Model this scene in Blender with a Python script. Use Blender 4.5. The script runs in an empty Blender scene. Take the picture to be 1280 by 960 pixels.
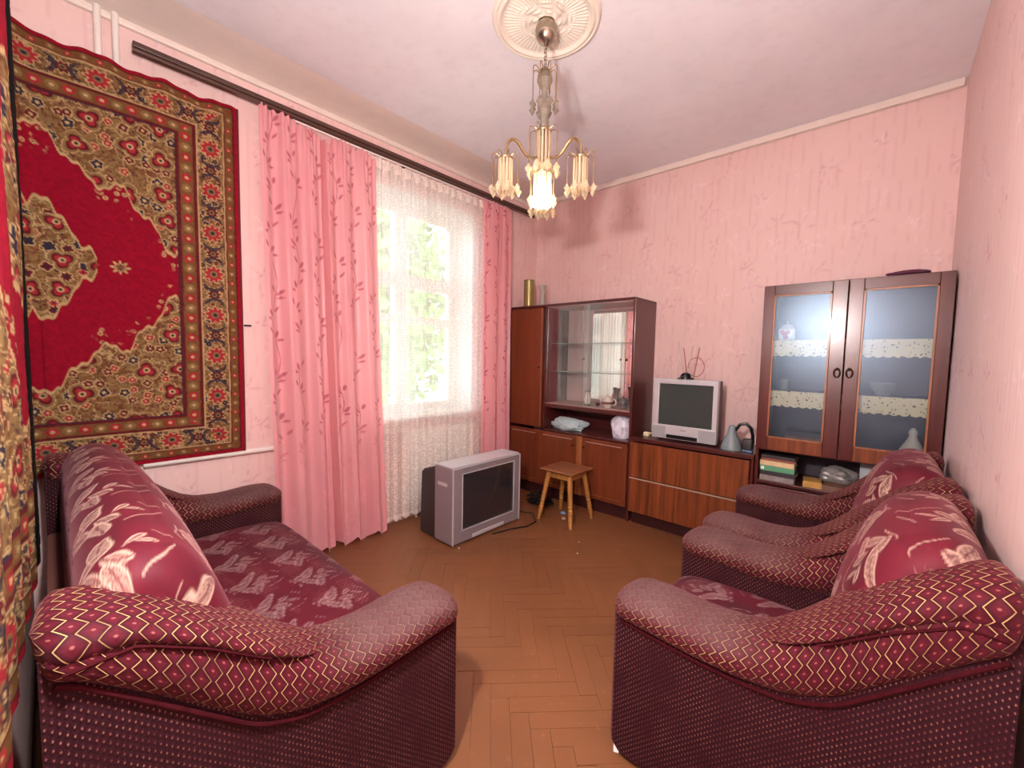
import bpy, bmesh, math, random
import numpy as np
from mathutils import Vector, Matrix, noise
random.seed(7)
RNG = np.random.default_rng(7)
PI = math.pi
SC = bpy.context.scene
COL = SC.collection

# ------------------------------------------------------------------ camera
F_PX = 518.52
YAW, PITCH, ROLL = math.radians(41.854), math.radians(-3.777), math.radians(1.1146)
CAM = Vector((2.98, -3.70, 1.40))
fw = Vector((-math.sin(YAW)*math.cos(PITCH), math.cos(YAW)*math.cos(PITCH), math.sin(PITCH)))
r0 = Vector((math.cos(YAW), math.sin(YAW), 0)); u0 = r0.cross(fw)
rt = math.cos(ROLL)*r0 + math.sin(ROLL)*u0
up = -math.sin(ROLL)*r0 + math.cos(ROLL)*u0
cd = bpy.data.cameras.new('camera'); cam = bpy.data.objects.new('camera', cd); COL.objects.link(cam)
m = Matrix((( rt.x, up.x, -fw.x, CAM.x), (rt.y, up.y, -fw.y, CAM.y), (rt.z, up.z, -fw.z, CAM.z), (0, 0, 0, 1)))
cam.matrix_world = m
cd.sensor_fit = 'HORIZONTAL'; cd.sensor_width = 36.0; cd.lens = 36.0*F_PX/1280.0
cd.clip_start = 0.01; cd.clip_end = 200
SC.camera = cam

# ------------------------------------------------------------------ world, lights, exposure
w = bpy.data.worlds.new('sky'); SC.world = w; w.use_nodes = True
wb = w.node_tree.nodes['Background']; wb.inputs[0].default_value = (0.80, 0.92, 1.0, 1); wb.inputs[1].default_value = 4.6

def light(name, kind, loc, power, color, radius=0.05):
    l = bpy.data.lights.new(name, kind); l.energy = power; l.color = color
    if kind == 'POINT': l.shadow_soft_size = radius
    o = bpy.data.objects.new(name, l); COL.objects.link(o); o.location = loc
    return o
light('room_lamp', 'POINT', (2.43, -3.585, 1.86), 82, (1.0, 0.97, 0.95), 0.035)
pl = bpy.data.lights.new('window_portal', 'AREA'); pl.shape = 'RECTANGLE'; pl.size = 1.30; pl.size_y = 1.85
pl.cycles.is_portal = True
po = bpy.data.objects.new('window_portal', pl); COL.objects.link(po); po.location = (-0.38, -1.6, 1.78)
po.rotation_euler = (0, -PI/2, 0)

SC.view_settings.view_transform = 'Standard'; SC.view_settings.look = 'None'
SC.view_settings.exposure = 0.88; SC.view_settings.gamma = 1.0; SC.view_settings.use_curve_mapping = False
SC.cycles.transparent_max_bounces = 24
SC.cycles.max_bounces = 10
SC.cycles.diffuse_bounces = 6

# ------------------------------------------------------------------ helpers
def lin(r, g, b):
    f = lambda c: (c/255/12.92) if c/255 <= 0.04045 else ((c/255+0.055)/1.055)**2.4
    return (f(r), f(g), f(b), 1.0)

class NT:
    """tiny wrapper for building shader nodes"""
    def __init__(s, name):
        s.m = bpy.data.materials.new(name); s.m.use_nodes = True; s.t = s.m.node_tree
        s.bsdf = s.t.nodes['Principled BSDF']; s.out = s.t.nodes['Material Output']
    def n(s, kind, **kw):
        x = s.t.nodes.new(kind)
        for k, v in kw.items(): setattr(x, k, v)
        return x
    def link(s, a, b): s.t.links.new(a, b)
    def set(s, sock, v):
        if isinstance(v, bpy.types.NodeSocket): s.link(v, sock)
        else: sock.default_value = v
    def math(s, op, a, b=None, c=None, clamp=False):
        x = s.n('ShaderNodeMath', operation=op, use_clamp=clamp)
        for i, v in enumerate((a, b, c)):
            if v is not None: s.set(x.inputs[i], v)
        return x.outputs[0]
    def mix(s, f, a, b, blend='MIX'):
        x = s.n('ShaderNodeMix', data_type='RGBA', blend_type=blend)
        s.set(x.inputs[0], f); s.set(x.inputs[6], a); s.set(x.inputs[7], b)
        return x.outputs[2]
    def ramp(s, f, lo, hi, a=0.0, b=1.0):
        x = s.n('ShaderNodeMapRange'); x.clamp = True
        for i, v in enumerate((f, lo, hi, a, b)): s.set(x.inputs[i], v)
        return x.outputs[0]
    def noise(s, vec, scale, detail=4, rough=0.55, dist=0.0):
        x = s.n('ShaderNodeTexNoise'); x.inputs['Scale'].default_value = scale
        x.inputs['Detail'].default_value = detail; x.inputs['Roughness'].default_value = rough
        x.inputs['Distortion'].default_value = dist
        if vec is not None: s.link(vec, x.inputs['Vector'])
        return x.outputs[0]
    def obj(s, scale=None, rot=None):
        c = s.n('ShaderNodeTexCoord').outputs['Object']
        if scale is None and rot is None: return c
        mp = s.n('ShaderNodeMapping'); s.link(c, mp.inputs[0])
        if scale: mp.inputs['Scale'].default_value = scale
        if rot: mp.inputs['Rotation'].default_value = rot
        return mp.outputs[0]
    def uv(s):
        x = s.n('ShaderNodeSeparateXYZ'); s.link(s.n('ShaderNodeTexCoord').outputs['UV'], x.inputs[0])
        return x.outputs[0], x.outputs[1]
    def attr(s, nm='Col'):
        a = s.n('ShaderNodeAttribute'); a.attribute_name = nm
        return a
    def bump(s, h, strength=0.3, dist=0.01):
        x = s.n('ShaderNodeBump'); x.inputs['Strength'].default_value = strength; x.inputs['Distance'].default_value = dist
        s.link(h, x.inputs['Height']); s.link(x.outputs[0], s.bsdf.inputs['Normal'])
        return x.outputs[0]
    def base(s, c): s.set(s.bsdf.inputs['Base Color'], c)
    def p(s, **kw):
        mp = dict(rough='Roughness', metal='Metallic', spec='Specular IOR Level', sheen='Sheen Weight', coat='Coat Weight',
                  trans='Transmission Weight', alpha='Alpha', emit='Emission Strength', emitc='Emission Color', ior='IOR', sss='Subsurface Weight')
        for k, v in kw.items(): s.set(s.bsdf.inputs[mp[k]], v)
        return s

def plain(name, col, rough=0.5, var=0.12, scale=20, **kw):
    x = NT(name)
    nz = x.noise(x.obj(), scale)
    dark = tuple(c*(1-var*2) for c in col[:3])+(1,)
    x.base(x.mix(nz, dark, tuple(min(1, c*(1+var)) for c in col[:3])+(1,)))
    x.p(rough=rough, **kw)
    return x.m

def wood(name, dark, light_, axis='z', rough=0.35, scale=1.0, coat=0.25):
    x = NT(name)
    sc = {'z': (14, 14, 0.5), 'x': (0.5, 14, 14), 'y': (14, 0.5, 14)}[axis]
    v = x.obj(tuple(k*scale for k in sc))
    g = x.noise(v, 1.6, 6, 0.6, 0.6)
    v2 = x.obj(tuple(k*scale*6 for k in sc))
    g2 = x.noise(v2, 1.5, 3)
    f = x.ramp(x.math('ADD', x.math('MULTIPLY', g, 0.8), x.math('MULTIPLY', g2, 0.2)), 0.32, 0.68)
    x.base(x.mix(f, dark, light_)); x.p(rough=rough, coat=coat)
    x.set(x.bsdf.inputs['Coat Roughness'], 0.15)
    return x.m

def tag(o, label, cat, group=None, kind=None):
    o['label'] = label; o['category'] = cat
    if group: o['group'] = group
    if kind: o['kind'] = kind
    return o

def thing(name, loc, label, cat, group=None, rotz=0.0):
    o = bpy.data.objects.new(name, None); COL.objects.link(o); o.empty_display_size = 0.1
    o.location = loc; o.rotation_euler = (0, 0, rotz)
    tag(o, label, cat, group)
    return o

def link(name, me, mat, parent=None, kind=None):
    o = bpy.data.objects.new(name, me); COL.objects.link(o)
    if mat is not None and not me.materials: me.materials.append(mat)
    if parent is not None: o.parent = parent
    if kind: o['kind'] = kind
    return o

def origin(parent):
    """world position of a parent chain built without rotation"""
    v = Vector((0, 0, 0)); p = parent
    while p is not None: v += Vector(p.location); p = p.parent
    return v

def mesh_from(bm, name, smooth=False, angle=None):
    me = bpy.data.meshes.new(name)
    bmesh.ops.recalc_face_normals(bm, faces=bm.faces)
    bm.to_mesh(me); bm.free()
    if smooth:
        me.polygons.foreach_set('use_smooth', [True]*len(me.polygons))
        if angle is not None:
            me.set_sharp_from_angle(angle=angle)
    return me

def part(name, bm, mat, parent=None, smooth=False, angle=math.radians(35), local=False, kind=None):
    """bmesh in world coordinates -> child mesh (shifted to the parent's frame)"""
    if parent is not None and not local:
        bmesh.ops.translate(bm, verts=bm.verts, vec=-origin(parent))
    me = mesh_from(bm, name, smooth, angle)
    return link(name, me, mat, parent, kind)

def solo(name, bm, mat, loc, label, cat, group=None, smooth=False):
    bmesh.ops.translate(bm, verts=bm.verts, vec=-Vector(loc))
    o = link(name, mesh_from(bm, name, smooth, math.radians(35)), mat)
    o.location = loc
    return tag(o, label, cat, group)

def B(): return bmesh.new()

def box(bm, x0, x1, y0, y1, z0, z1, bev=0.0, seg=2):
    r = bmesh.ops.create_cube(bm, size=1.0)
    vs = r['verts']
    for v in vs:
        v.co = Vector(((x0+x1)/2+v.co.x*(x1-x0), (y0+y1)/2+v.co.y*(y1-y0), (z0+z1)/2+v.co.z*(z1-z0)))
    if bev > 0:
        es = list({e for v in vs for e in v.link_edges})
        bmesh.ops.bevel(bm, geom=es, offset=bev, segments=seg, profile=0.5, affect='EDGES', clamp_overlap=True)
    return bm

def tube(bm, pts, r, n=8, caps=True):
    pts = [Vector(p) for p in pts]; rings = []
    rr = r if isinstance(r, (list, tuple)) else [r]*len(pts)
    t0 = (pts[1]-pts[0]).normalized()
    ref = Vector((0, 0, 1)) if abs(t0.z) < 0.9 else Vector((1, 0, 0))
    nx = t0.cross(ref).normalized()
    for i, p in enumerate(pts):
        t = (pts[min(i+1, len(pts)-1)]-pts[max(i-1, 0)]).normalized()
        nx = (nx - t*nx.dot(t)).normalized(); ny = t.cross(nx)
        rings.append([bm.verts.new(p+(nx*math.cos(a)+ny*math.sin(a))*rr[i]) for a in [2*PI*k/n for k in range(n)]])
    for a, b in zip(rings, rings[1:]):
        for k in range(n): bm.faces.new((a[k], a[(k+1) % n], b[(k+1) % n], b[k]))
    if caps:
        bm.faces.new(rings[0][::-1]); bm.faces.new(rings[-1])
    return bm

def lathe(bm, prof, c=(0, 0, 0), n=20):
    c = Vector(c); rings = []
    for r, z in prof:
        r = max(r, 0.0004)
        rings.append([bm.verts.new(c+Vector((r*math.cos(2*PI*k/n), r*math.sin(2*PI*k/n), z))) for k in range(n)])
    for a, b in zip(rings, rings[1:]):
        for k in range(n): bm.faces.new((a[k], a[(k+1) % n], b[(k+1) % n], b[k]))
    bm.faces.new(rings[0][::-1]); bm.faces.new(rings[-1])
    return bm

def surf(name, P, mat, parent=None, uv=None, col=None, extra=None, smooth=True, world_shift=None, kind=None, keep=None):
    """P[nu,nv,3] grid -> mesh with uv and colour attributes"""
    nu, nv = P.shape[:2]
    V = P.reshape(-1, 3).astype(float)
    if world_shift is not None: V = V-np.array(world_shift)
    i = np.arange(nu-1)[:, None]; j = np.arange(nv-1)[None, :]
    a = (i*nv+j); F = np.stack([a, a+nv, a+nv+1, a+1], -1).reshape(-1, 4)
    if keep is not None: F = F[keep.reshape(-1)]
    me = bpy.data.meshes.new(name)
    me.vertices.add(len(V)); me.vertices.foreach_set('co', V.ravel())
    me.loops.add(F.size); me.loops.foreach_set('vertex_index', F.ravel())
    me.polygons.add(len(F)); me.polygons.foreach_set('loop_start', np.arange(0, F.size, 4))
    me.update(calc_edges=True)
    if smooth: me.polygons.foreach_set('use_smooth', np.ones(len(F), bool))
    if uv is not None:
        l = me.uv_layers.new(name='UVMap'); l.data.foreach_set('uv', uv.reshape(-1, 2)[F.ravel()].astype(np.float32).ravel())
    def put(nm, c):
        c = c.reshape(len(V), -1)
        if c.shape[1] == 1: c = np.repeat(c, 3, 1)
        c4 = np.concatenate([c[:, :3], np.ones((len(V), 1))], 1)
        at = me.color_attributes.new(nm, 'FLOAT_COLOR', 'POINT'); at.data.foreach_set('color', c4.astype(np.float32).ravel())
    if col is not None: put('Col', col)
    if extra is not None: put('Extra', extra)
    me.validate()
    return link(name, me, mat, parent, kind)

def copy_tree(o, parent=None):
    c = o.copy(); COL.objects.link(c); c.parent = parent
    for ch in o.children: copy_tree(ch, c)
    return c

def mixc(base, c, mask):
    m_ = np.clip(mask, 0, 1)[..., None]
    return base*(1-m_)+np.array(c[:3])*m_
def sst(x, a, b):
    t = np.clip((x-a)/(b-a), 0, 1); return t*t*(3-2*t)
def hashn(ix, iy, k=0):
    v = np.sin(ix*127.1+iy*311.7+k*74.7)*43758.5453
    return v-np.floor(v)
def vnoise(x, y, k=0):
    ix, iy = np.floor(x), np.floor(y); fx, fy = x-ix, y-iy
    fx = fx*fx*(3-2*fx); fy = fy*fy*(3-2*fy)
    a = hashn(ix, iy, k); b = hashn(ix+1, iy, k); c = hashn(ix, iy+1, k); d = hashn(ix+1, iy+1, k)
    return (a*(1-fx)+b*fx)*(1-fy)+(c*(1-fx)+d*fx)*fy
def fbm(x, y, k=0, o=4):
    s = 0; am = 0.5
    for i in range(o): s = s+am*vnoise(x*2**i, y*2**i, k+i); am *= 0.5
    return s/0.9375
def worley(x, y, k=0, jit=0.9):
    """distance to the nearest jittered point, its random id and the offset to it"""
    ix, iy = np.floor(x), np.floor(y)
    best = np.full(x.shape, 9.0); rid = np.zeros_like(x); bx = np.zeros_like(x); by = np.zeros_like(x)
    for dx in (-1, 0, 1):
        for dy in (-1, 0, 1):
            cx_, cy_ = ix+dx, iy+dy
            qx = cx_+0.5+jit*(hashn(cx_, cy_, k)-0.5); qy = cy_+0.5+jit*(hashn(cx_, cy_, k+3)-0.5)
            d = np.hypot(x-qx, y-qy); mk = d < best
            best = np.where(mk, d, best); rid = np.where(mk, hashn(cx_, cy_, k+5), rid)
            bx = np.where(mk, x-qx, bx); by = np.where(mk, y-qy, by)
    return best, rid, bx, by

# ------------------------------------------------------------------ room constants
RX, RY, RZ = 3.25, -3.79, 3.10        # right wall x, front wall y, ceiling z (window wall x=0, back wall y=0)
WY0, WY1, WZ0, WZ1 = -2.22, -0.96, 0.86, 2.72   # window opening

# ------------------------------------------------------------------ wallpaper
def wallpaper_mat():
    x = NT('pink_wallpaper')
    at = x.attr('Col')
    nz = x.noise(x.obj((40, 40, 4)), 3, 5)
    c = x.mix(x.math('MULTIPLY', nz, 0.30), at.outputs['Color'], lin(212, 182, 178))
    x.base(c); x.p(rough=0.55, spec=0.35)
    x.bump(x.noise(x.obj((60, 60, 12)), 4, 4), 0.12, 0.004)
    return x.m
WALLP = wallpaper_mat()
PINK = np.array(lin(227, 198, 193)[:3]); MAUVE = np.array(lin(200, 142, 156)[:3]); WHITEP = np.array(lin(240, 218, 222)[:3])
def paper_colours(U, V, k):
    """pink paper with sprigs of slender leaves"""
    c = np.broadcast_to(PINK, U.shape+(3,)).copy()
    c = mixc(c, lin(222, 188, 181), 0.5*sst(fbm(U*2.2, V*1.6, k), 0.35, 0.75))
    for lay, (sx, sy, col, amt) in enumerate([(3.0, 2.4, MAUVE, 0.62), (4.2, 3.3, WHITEP, 0.55), (3.6, 2.0, MAUVE, 0.45)]):
        d, rid, bx, by = worley(U*sx, V*sy, k+10*lay, 0.8)
        bx = bx/sx; by = by/sy
        a = np.arctan2(bx, by); r = np.hypot(bx, by)
        nleaf = 5
        lobe = np.abs(np.cos(a*nleaf/2+rid*6))**9
        L = 0.05+0.05*rid
        leaf = sst(L*(0.12+0.88*lobe), 0, 0.012)*sst(L*(0.15+0.85*lobe)-r, 0.0, 0.02)*(a > -2.4)*(a < 2.4)
        stem = sst(0.006-np.abs(bx+0.02*np.sin(by*14+rid*9)), 0, 0.004)*(by < 0)*(by > -0.16)
        keep = (rid > 0.25)
        c = mixc(c, col, amt*(1.45 if k == 2 else 1.1)*keep*np.maximum(leaf*sst(fbm(U*30, V*30, k), .2, .6), 0.6*stem))
    c = mixc(c, MAUVE, 0.25*sst(np.abs(np.sin(U*55+6*fbm(U*4, V*1.5, k+2))), 0.97, 1.0))
    return c

def wall_grid(name, rects, mapping, k, step=0.013):
    """one mesh from several painted rectangles (u0,u1,v0,v1) and a plain backing slab"""
    vs, cs, fs, off = [], [], [], 0
    for (u0, u1, v0, v1) in rects:
        nu = max(2, int((u1-u0)/step)); nv = max(2, int((v1-v0)/step))
        U, V = np.meshgrid(np.linspace(u0, u1, nu), np.linspace(v0, v1, nv), indexing='ij')
        P = mapping(U, V); C = paper_colours(U, V, k)
        i = np.arange(nu-1)[:, None]; j = np.arange(nv-1)[None, :]; a = i*nv+j+off
        fs.append(np.stack([a, a+nv, a+nv+1, a+1], -1).reshape(-1, 4)); vs.append(P.reshape(-1, 3)); cs.append(C.reshape(-1, 3)); off += nu*nv
    V = np.concatenate(vs); Cc = np.concatenate(cs); F = np.concatenate(fs)
    me = bpy.data.meshes.new(name)
    me.vertices.add(len(V)); me.vertices.foreach_set('co', V.ravel()); me.loops.add(F.size); me.loops.foreach_set('vertex_index', F.ravel())
    me.polygons.add(len(F)); me.polygons.foreach_set('loop_start', np.arange(0, F.size, 4)); me.update(calc_edges=True)
    at = me.color_attributes.new('Col', 'FLOAT_COLOR', 'POINT')
    at.data.foreach_set('color', np.concatenate([Cc, np.ones((len(V), 1))], 1).astype(np.float32).ravel())
    o = link(name, me, WALLP, None, 'structure')
    return o

wall_grid('wall_back', [(0, RX, -0.05, RZ)], lambda U, V: np.stack([U, U*0, V], -1), 1)
wall_grid('wall_right', [(RY, 0, -0.05, RZ)], lambda U, V: np.stack([U*0+RX, U, V], -1), 2)
wall_grid('wall_left', [(RY, WY0, -0.05, RZ), (WY1, 0, -0.05, RZ), (WY0, WY1, -0.05, WZ0), (WY0, WY1, WZ1, RZ)],
          lambda U, V: np.stack([U*0, U, V], -1), 3)
wall_grid('wall_front', [(0, RX, -0.05, RZ)], lambda U, V: np.stack([U, U*0+RY, V], -1), 4, 0.05)

# ceiling
def ceiling_mat():
    x = NT('whitewashed_ceiling')
    n1 = x.noise(x.obj(), 1.3, 5); n2 = x.noise(x.obj(), 14, 5)
    c = x.mix(x.ramp(n1, 0.35, 0.7), lin(226, 224, 228), lin(238, 236, 240))
    c = x.mix(x.ramp(n2, 0.5, 0.8, 0, 0.25), c, lin(204, 198, 202))
    x.base(c); x.p(rough=0.75); x.bump(n2, 0.15, 0.01)
    return x.m
CEIL = ceiling_mat()
b = B(); box(b, -0.02, RX+0.02, RY-0.02, 0.02, RZ, RZ+0.08)
part('ceiling', b, CEIL, None, kind='structure')
CREAM = plain('cream_paint', lin(226, 214, 204), 0.5, 0.05, 12)
# cornices: slim mouldings; a shallow plaster cove runs along the window wall
b = B(); box(b, 0.0, RX-0.012, -0.035, -0.001, 3.052, 3.10, 0.006)
part('trim_1', b, CREAM, None, kind='structure')
b = B()
prof = [(0.001, 3.03), (0.022, 3.03), (0.026, 3.045), (0.024, 3.06), (0.07, 3.068), (0.16, 3.082), (0.30, 3.0995), (0.001, 3.0995)]
rings = [[b.verts.new((x_, y_, z_)) for x_, z_ in prof] for y_ in (RY+0.001, -0.036)]
for k in range(len(prof)): b.faces.new((rings[0][k], rings[0][(k+1) % len(prof)], rings[1][(k+1) % len(prof)], rings[1][k]))
b.faces.new(rings[0]); b.faces.new(rings[1])
part('trim_2', b, CREAM, None, kind='structure')

# ------------------------------------------------------------------ floor: painted herringbone parquet
def floor_mat(name='brown_painted_parquet'):
    x = NT(name)
    v = x.obj()
    oi = x.n('ShaderNodeObjectInfo')
    geo = x.n('ShaderNodeNewGeometry').outputs['Position']
    n1 = x.noise(geo, 1.1, 5); n2 = x.noise(geo, 30, 5)
    c = x.mix(x.ramp(n1, 0.3, 0.7), lin(104, 66, 40), lin(128, 82, 50))
    c = x.mix(x.math('MULTIPLY', oi.outputs['Random'], 0.16), c, lin(140, 92, 58))
    c = x.mix(x.ramp(n2, 0.62, 0.85, 0, 0.25), c, lin(196, 150, 112))
    x.base(c); x.p(rough=x.ramp(n1, 0.3, 0.7, 0.34, 0.5), spec=0.45)
    x.bump(x.noise(geo, 9, 4), 0.08, 0.006)
    return x.m
FLOORM = floor_mat()
DARKGAP = plain('dark_floor_gap', lin(58, 34, 22), 0.8, 0.1)
b = B(); box(b, -0.01, RX+0.01, RY-0.01, 0.01, -0.06, -0.014)
floor = part('floor', b, DARKGAP, None, kind='structure')
PW, PN = 0.0742, 5
def clip_poly(poly):
    for ax, lim, sg in ((0, 0.004, 1), (0, RX-0.004, -1), (1, RY+0.004, 1), (1, -0.004, -1)):
        out = []
        for i in range(len(poly)):
            a, c = poly[i], poly[(i+1) % len(poly)]
            ia, ic = sg*(a[ax]-lim) >= 0, sg*(c[ax]-lim) >= 0
            if ia: out.append(a)
            if ia != ic:
                t = (lim-a[ax])/(c[ax]-a[ax]); out.append((a[0]+t*(c[0]-a[0]), a[1]+t*(c[1]-a[1])))
        poly = out
        if len(poly) < 3: return []
    return poly
S2 = math.sqrt(0.5)
OX, OY = 2.012, -2.486
planks = []
for mrow in range(-6, 7):
    for i in range(-70, 70):
        for o_ in (0, 1):
            if o_ == 0: ua, ub, va, vb = i*PW, i*PW+PN*PW, i*PW, (i+1)*PW
            else: ua, ub, va, vb = i*PW, (i+1)*PW, (i+1)*PW, (i+1)*PW+PN*PW
            ua += 2*PN*PW*mrow; ub += 2*PN*PW*mrow
            g = 0.0005
            q = [(ua+g, va+g), (ub-g, va+g), (ub-g, vb-g), (ua+g, vb-g)]
            q = [(OX+(u_+v_)*S2, OY+(u_-v_)*S2) for u_, v_ in q]
            q = clip_poly(q)
            if not q: continue
            a2 = sum(q[k][0]*q[(k+1) % len(q)][1]-q[(k+1) % len(q)][0]*q[k][1] for k in range(len(q)))/2
            if abs(a2) < 0.0015: continue
            if a2 < 0: q = q[::-1]
            cx_ = sum(p_[0] for p_ in q)/len(q); cy_ = sum(p_[1] for p_ in q)/len(q)
            planks.append((cx_, cy_, q))
def hidden(cx_, cy_):
    if cx_ < 1.93 and cy_ < -2.85: return True
    if cx_ > 2.36: return True
    if cy_ > -0.36: return True
    if cy_ < -2.95: return True
    return False
planks.sort(key=lambda p_: (hidden(p_[0], p_[1]), math.hypot(p_[0]-CAM.x, p_[1]-CAM.y)))
def plank_bm(bm, q, c, dz):
    lo = [bm.verts.new((x_-c[0], y_-c[1], -0.0135)) for x_, y_ in q]
    hi = [bm.verts.new((c[0]+(x_-c[0])*0.9985-c[0], c[1]+(y_-c[1])*0.9985-c[1], dz)) for x_, y_ in q]
    bm.faces.new(hi)
    for k in range(len(q)): bm.faces.new((lo[k], lo[(k+1) % len(q)], hi[(k+1) % len(q)], hi[k]))
rest = B()
for k, (cx_, cy_, q) in enumerate(planks):
    dz = -0.0006+random.uniform(-0.0006, 0.0006)
    if k < 290:
        bm = B(); plank_bm(bm, q, (cx_, cy_), dz)
        o = link('parquet_plank', mesh_from(bm, 'parquet_plank'), FLOORM, floor); o.location = (cx_, cy_, 0)
    else: plank_bm(rest, q, (0, 0), dz)
o = link('parquet_remainder', mesh_from(rest, 'parquet_remainder'), FLOORM, floor, 'stuff')

# ------------------------------------------------------------------ window, outside
WHITE = plain('white_gloss_paint', lin(240, 238, 232), 0.3, 0.04, 10)
def glass_mat(name, tint=(1, 1, 1, 1), refl=0.08, rough=0.02, gcol=(1, 1, 1, 1)):
    x = NT(name)
    tr = x.n('ShaderNodeBsdfTransparent'); tr.inputs[0].default_value = tint
    gl = x.n('ShaderNodeBsdfGlossy'); gl.inputs['Roughness'].default_value = rough; gl.inputs['Color'].default_value = gcol
    fr = x.n('ShaderNodeFresnel'); fr.inputs[0].default_value = 1.5
    mx = x.n('ShaderNodeMixShader'); x.link(x.math('ADD', fr.outputs[0], refl, clamp=True), mx.inputs[0])
    x.link(tr.outputs[0], mx.inputs[1]); x.link(gl.outputs[0], mx.inputs[2]); x.link(mx.outputs[0], x.out.inputs[0])
    x.t.nodes.remove(x.bsdf)
    return x.m
PANE = glass_mat('window_glass', (0.97, 0.99, 1, 1), 0.0)
b = B()
DX = -0.36
for r in [(DX, 0.0, WY0-0.12, WY0, WZ0-0.1, WZ1+0.1), (DX, 0.0, WY1, WY1+0.12, WZ0-0.1, WZ1+0.1), (DX, 0.0, WY0, WY1, WZ1, WZ1+0.1), (DX, 0.0, WY0, WY1, WZ0-0.1, WZ0)]:
    box(b, r[0], r[1]-0.0015, *r[2:])
window = part('window_1', b, WHITE, None, kind='structure')
def wpart(nm, rects, mat, bev=0.004):
    for r in rects:
        b = B(); box(b, *r, bev); part(nm, b, mat, window)
fx0, fx1 = -0.33, -0.27
wpart('window_frame', [(fx0, fx1, WY0, WY0+0.07, WZ0, WZ1), (fx0, fx1, WY1-0.07, WY1, WZ0, WZ1), (fx0, fx1, WY0+0.07, WY1-0.07, WZ1-0.08, WZ1),
                       (fx0, fx1, WY0+0.07, WY1-0.07, WZ0, WZ0+0.09)], WHITE)
MID = (WY0+WY1)/2
wpart('mullion', [(fx0-0.01, fx1+0.02, MID-0.06, MID+0.06, WZ0+0.09, WZ1-0.08)], WHITE)
wpart('transom', [(fx0, fx1+0.01, WY0+0.07, MID-0.06, 2.00, 2.12), (fx0, fx1+0.01, MID+0.06, WY1-0.07, 2.00, 2.12),
                  (fx0, fx1+0.01, WY0+0.07, MID-0.06, 1.68, 1.75), (fx0, fx1+0.01, MID+0.06, WY1-0.07, 1.68, 1.75)], WHITE)
wpart('window_pane', [(-0.303, -0.298, a_, c_, z0, z1) for a_, c_ in ((WY0+0.07, MID-0.06), (MID+0.06, WY1-0.07)) for z0, z1 in ((WZ0+0.09, 1.68), (1.75, 2.0), (2.12, WZ1-0.08))], PANE, 0)
wpart('window_sill', [(-0.27, 0.05, WY0-0.05, WY1+0.05, WZ0-0.001, WZ0+0.03)], WHITE, 0.008)
# greenery and ground outside
LEAFM = plain('leaf_green', lin(120, 160, 70), 0.5, 0.25, 3)
BARK = plain('bark', lin(90, 74, 60), 0.8)
def tree(loc, h, r, label):
    t = thing('tree', loc, label, 'tree', 'trees outside the window')
    b = B(); tube(b, [(loc[0], loc[1], loc[2]), (loc[0]+0.05, loc[1], loc[2]+h*0.4), (loc[0], loc[1]+0.1, loc[2]+h*0.8)], [0.16, 0.12, 0.05]); part('trunk', b, BARK, t, True)
    n = 6000; d = RNG.normal(size=(n, 3)); d /= np.linalg.norm(d, axis=1)[:, None]
    p_ = d*(RNG.random((n, 1))**0.4)*np.array([r, r, h*0.42])+np.array([0, 0, h*0.66])
    a = RNG.normal(size=(n, 3)); a /= np.linalg.norm(a, axis=1)[:, None]
    c = np.cross(a, d); c /= np.linalg.norm(c, axis=1)[:, None]
    s = 0.17
    V = np.stack([p_-a*s, p_+c*s*0.5, p_+a*s, p_-c*s*0.5], 1).reshape(-1, 3)
    me = bpy.data.meshes.new('foliage'); me.from_pydata(V.tolist(), [], [(4*i, 4*i+1, 4*i+2, 4*i+3) for i in range(n)])
    link('foliage', me, LEAFM, t)
tree((-6.2, 1.2, -2.0), 7.0, 2.4, 'leafy green tree outside, seen through left half of the lace')
tree((-5.4, 6.2, -2.0), 6.0, 1.9, 'leafy green tree outside, seen through right half of the lace')
b = B(); box(b, -40, -0.6, -40, 40, -2.3, -2.0)
part('ground_outside', b, plain('pale_ground', lin(190, 190, 180), 0.9), None, kind='structure')

# ------------------------------------------------------------------ pipes, radiator
PIPEM = plain('white_pipe_paint', lin(232, 224, 216), 0.4, 0.05, 10)
for y_, lab in ((-3.485, 'white vertical heating pipe above red rug, nearer the corner'), (-3.42, 'white vertical heating pipe above red rug, nearer the curtain rod')):
    b = B(); tube(b, [(0.022, y_, 0.02), (0.022, y_, 2.99), (0.03, y_, 3.06), (0.045, y_, 3.0995)], 0.0145, 12)
    solo('heating_pipe', b, PIPEM, (0.022, y_, 0.02), lab, 'pipe', 'vertical heating pipes', True)
b = B(); tube(b, [(0.026, -3.38, 0.775), (0.026, -1.72, 0.765)], 0.017, 12)
solo('heating_pipe', b, PIPEM, (0.026, -2.6, 0.77), 'white horizontal heating pipe running under the wall rug', 'pipe', None, True)
rad = thing('radiator', (0.045, -1.36, 0.0), 'white ribbed cast iron radiator under the window behind lace', 'radiator')
b = B()
box(b, 0.022, 0.068, -0.028, 0.028, 0.14, 0.745, 0.018, 3)
for sx in (0.026, 0.062): box(b, sx-0.008, sx+0.008, -0.036, 0.036, 0.12, 0.765, 0.012, 2)
sec_me = None
for k in range(9):
    y_ = -1.72+k*0.09
    if sec_me is None:
        bmesh.ops.translate(b, verts=b.verts, vec=Vector((-0.045, 0, 0))); sec_me = mesh_from(b, 'section', True, math.radians(40)); sec_me.materials.append(WHITE)
    o = link('section', sec_me, None, rad); o.location = (0, y_+1.36, 0)
for z_ in (0.19, 0.70):
    b = B(); tube(b, [(0.045, -1.76, z_), (0.045, -0.96, z_)], 0.018); part('header_pipe', b, PIPEM, rad, True)
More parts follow.
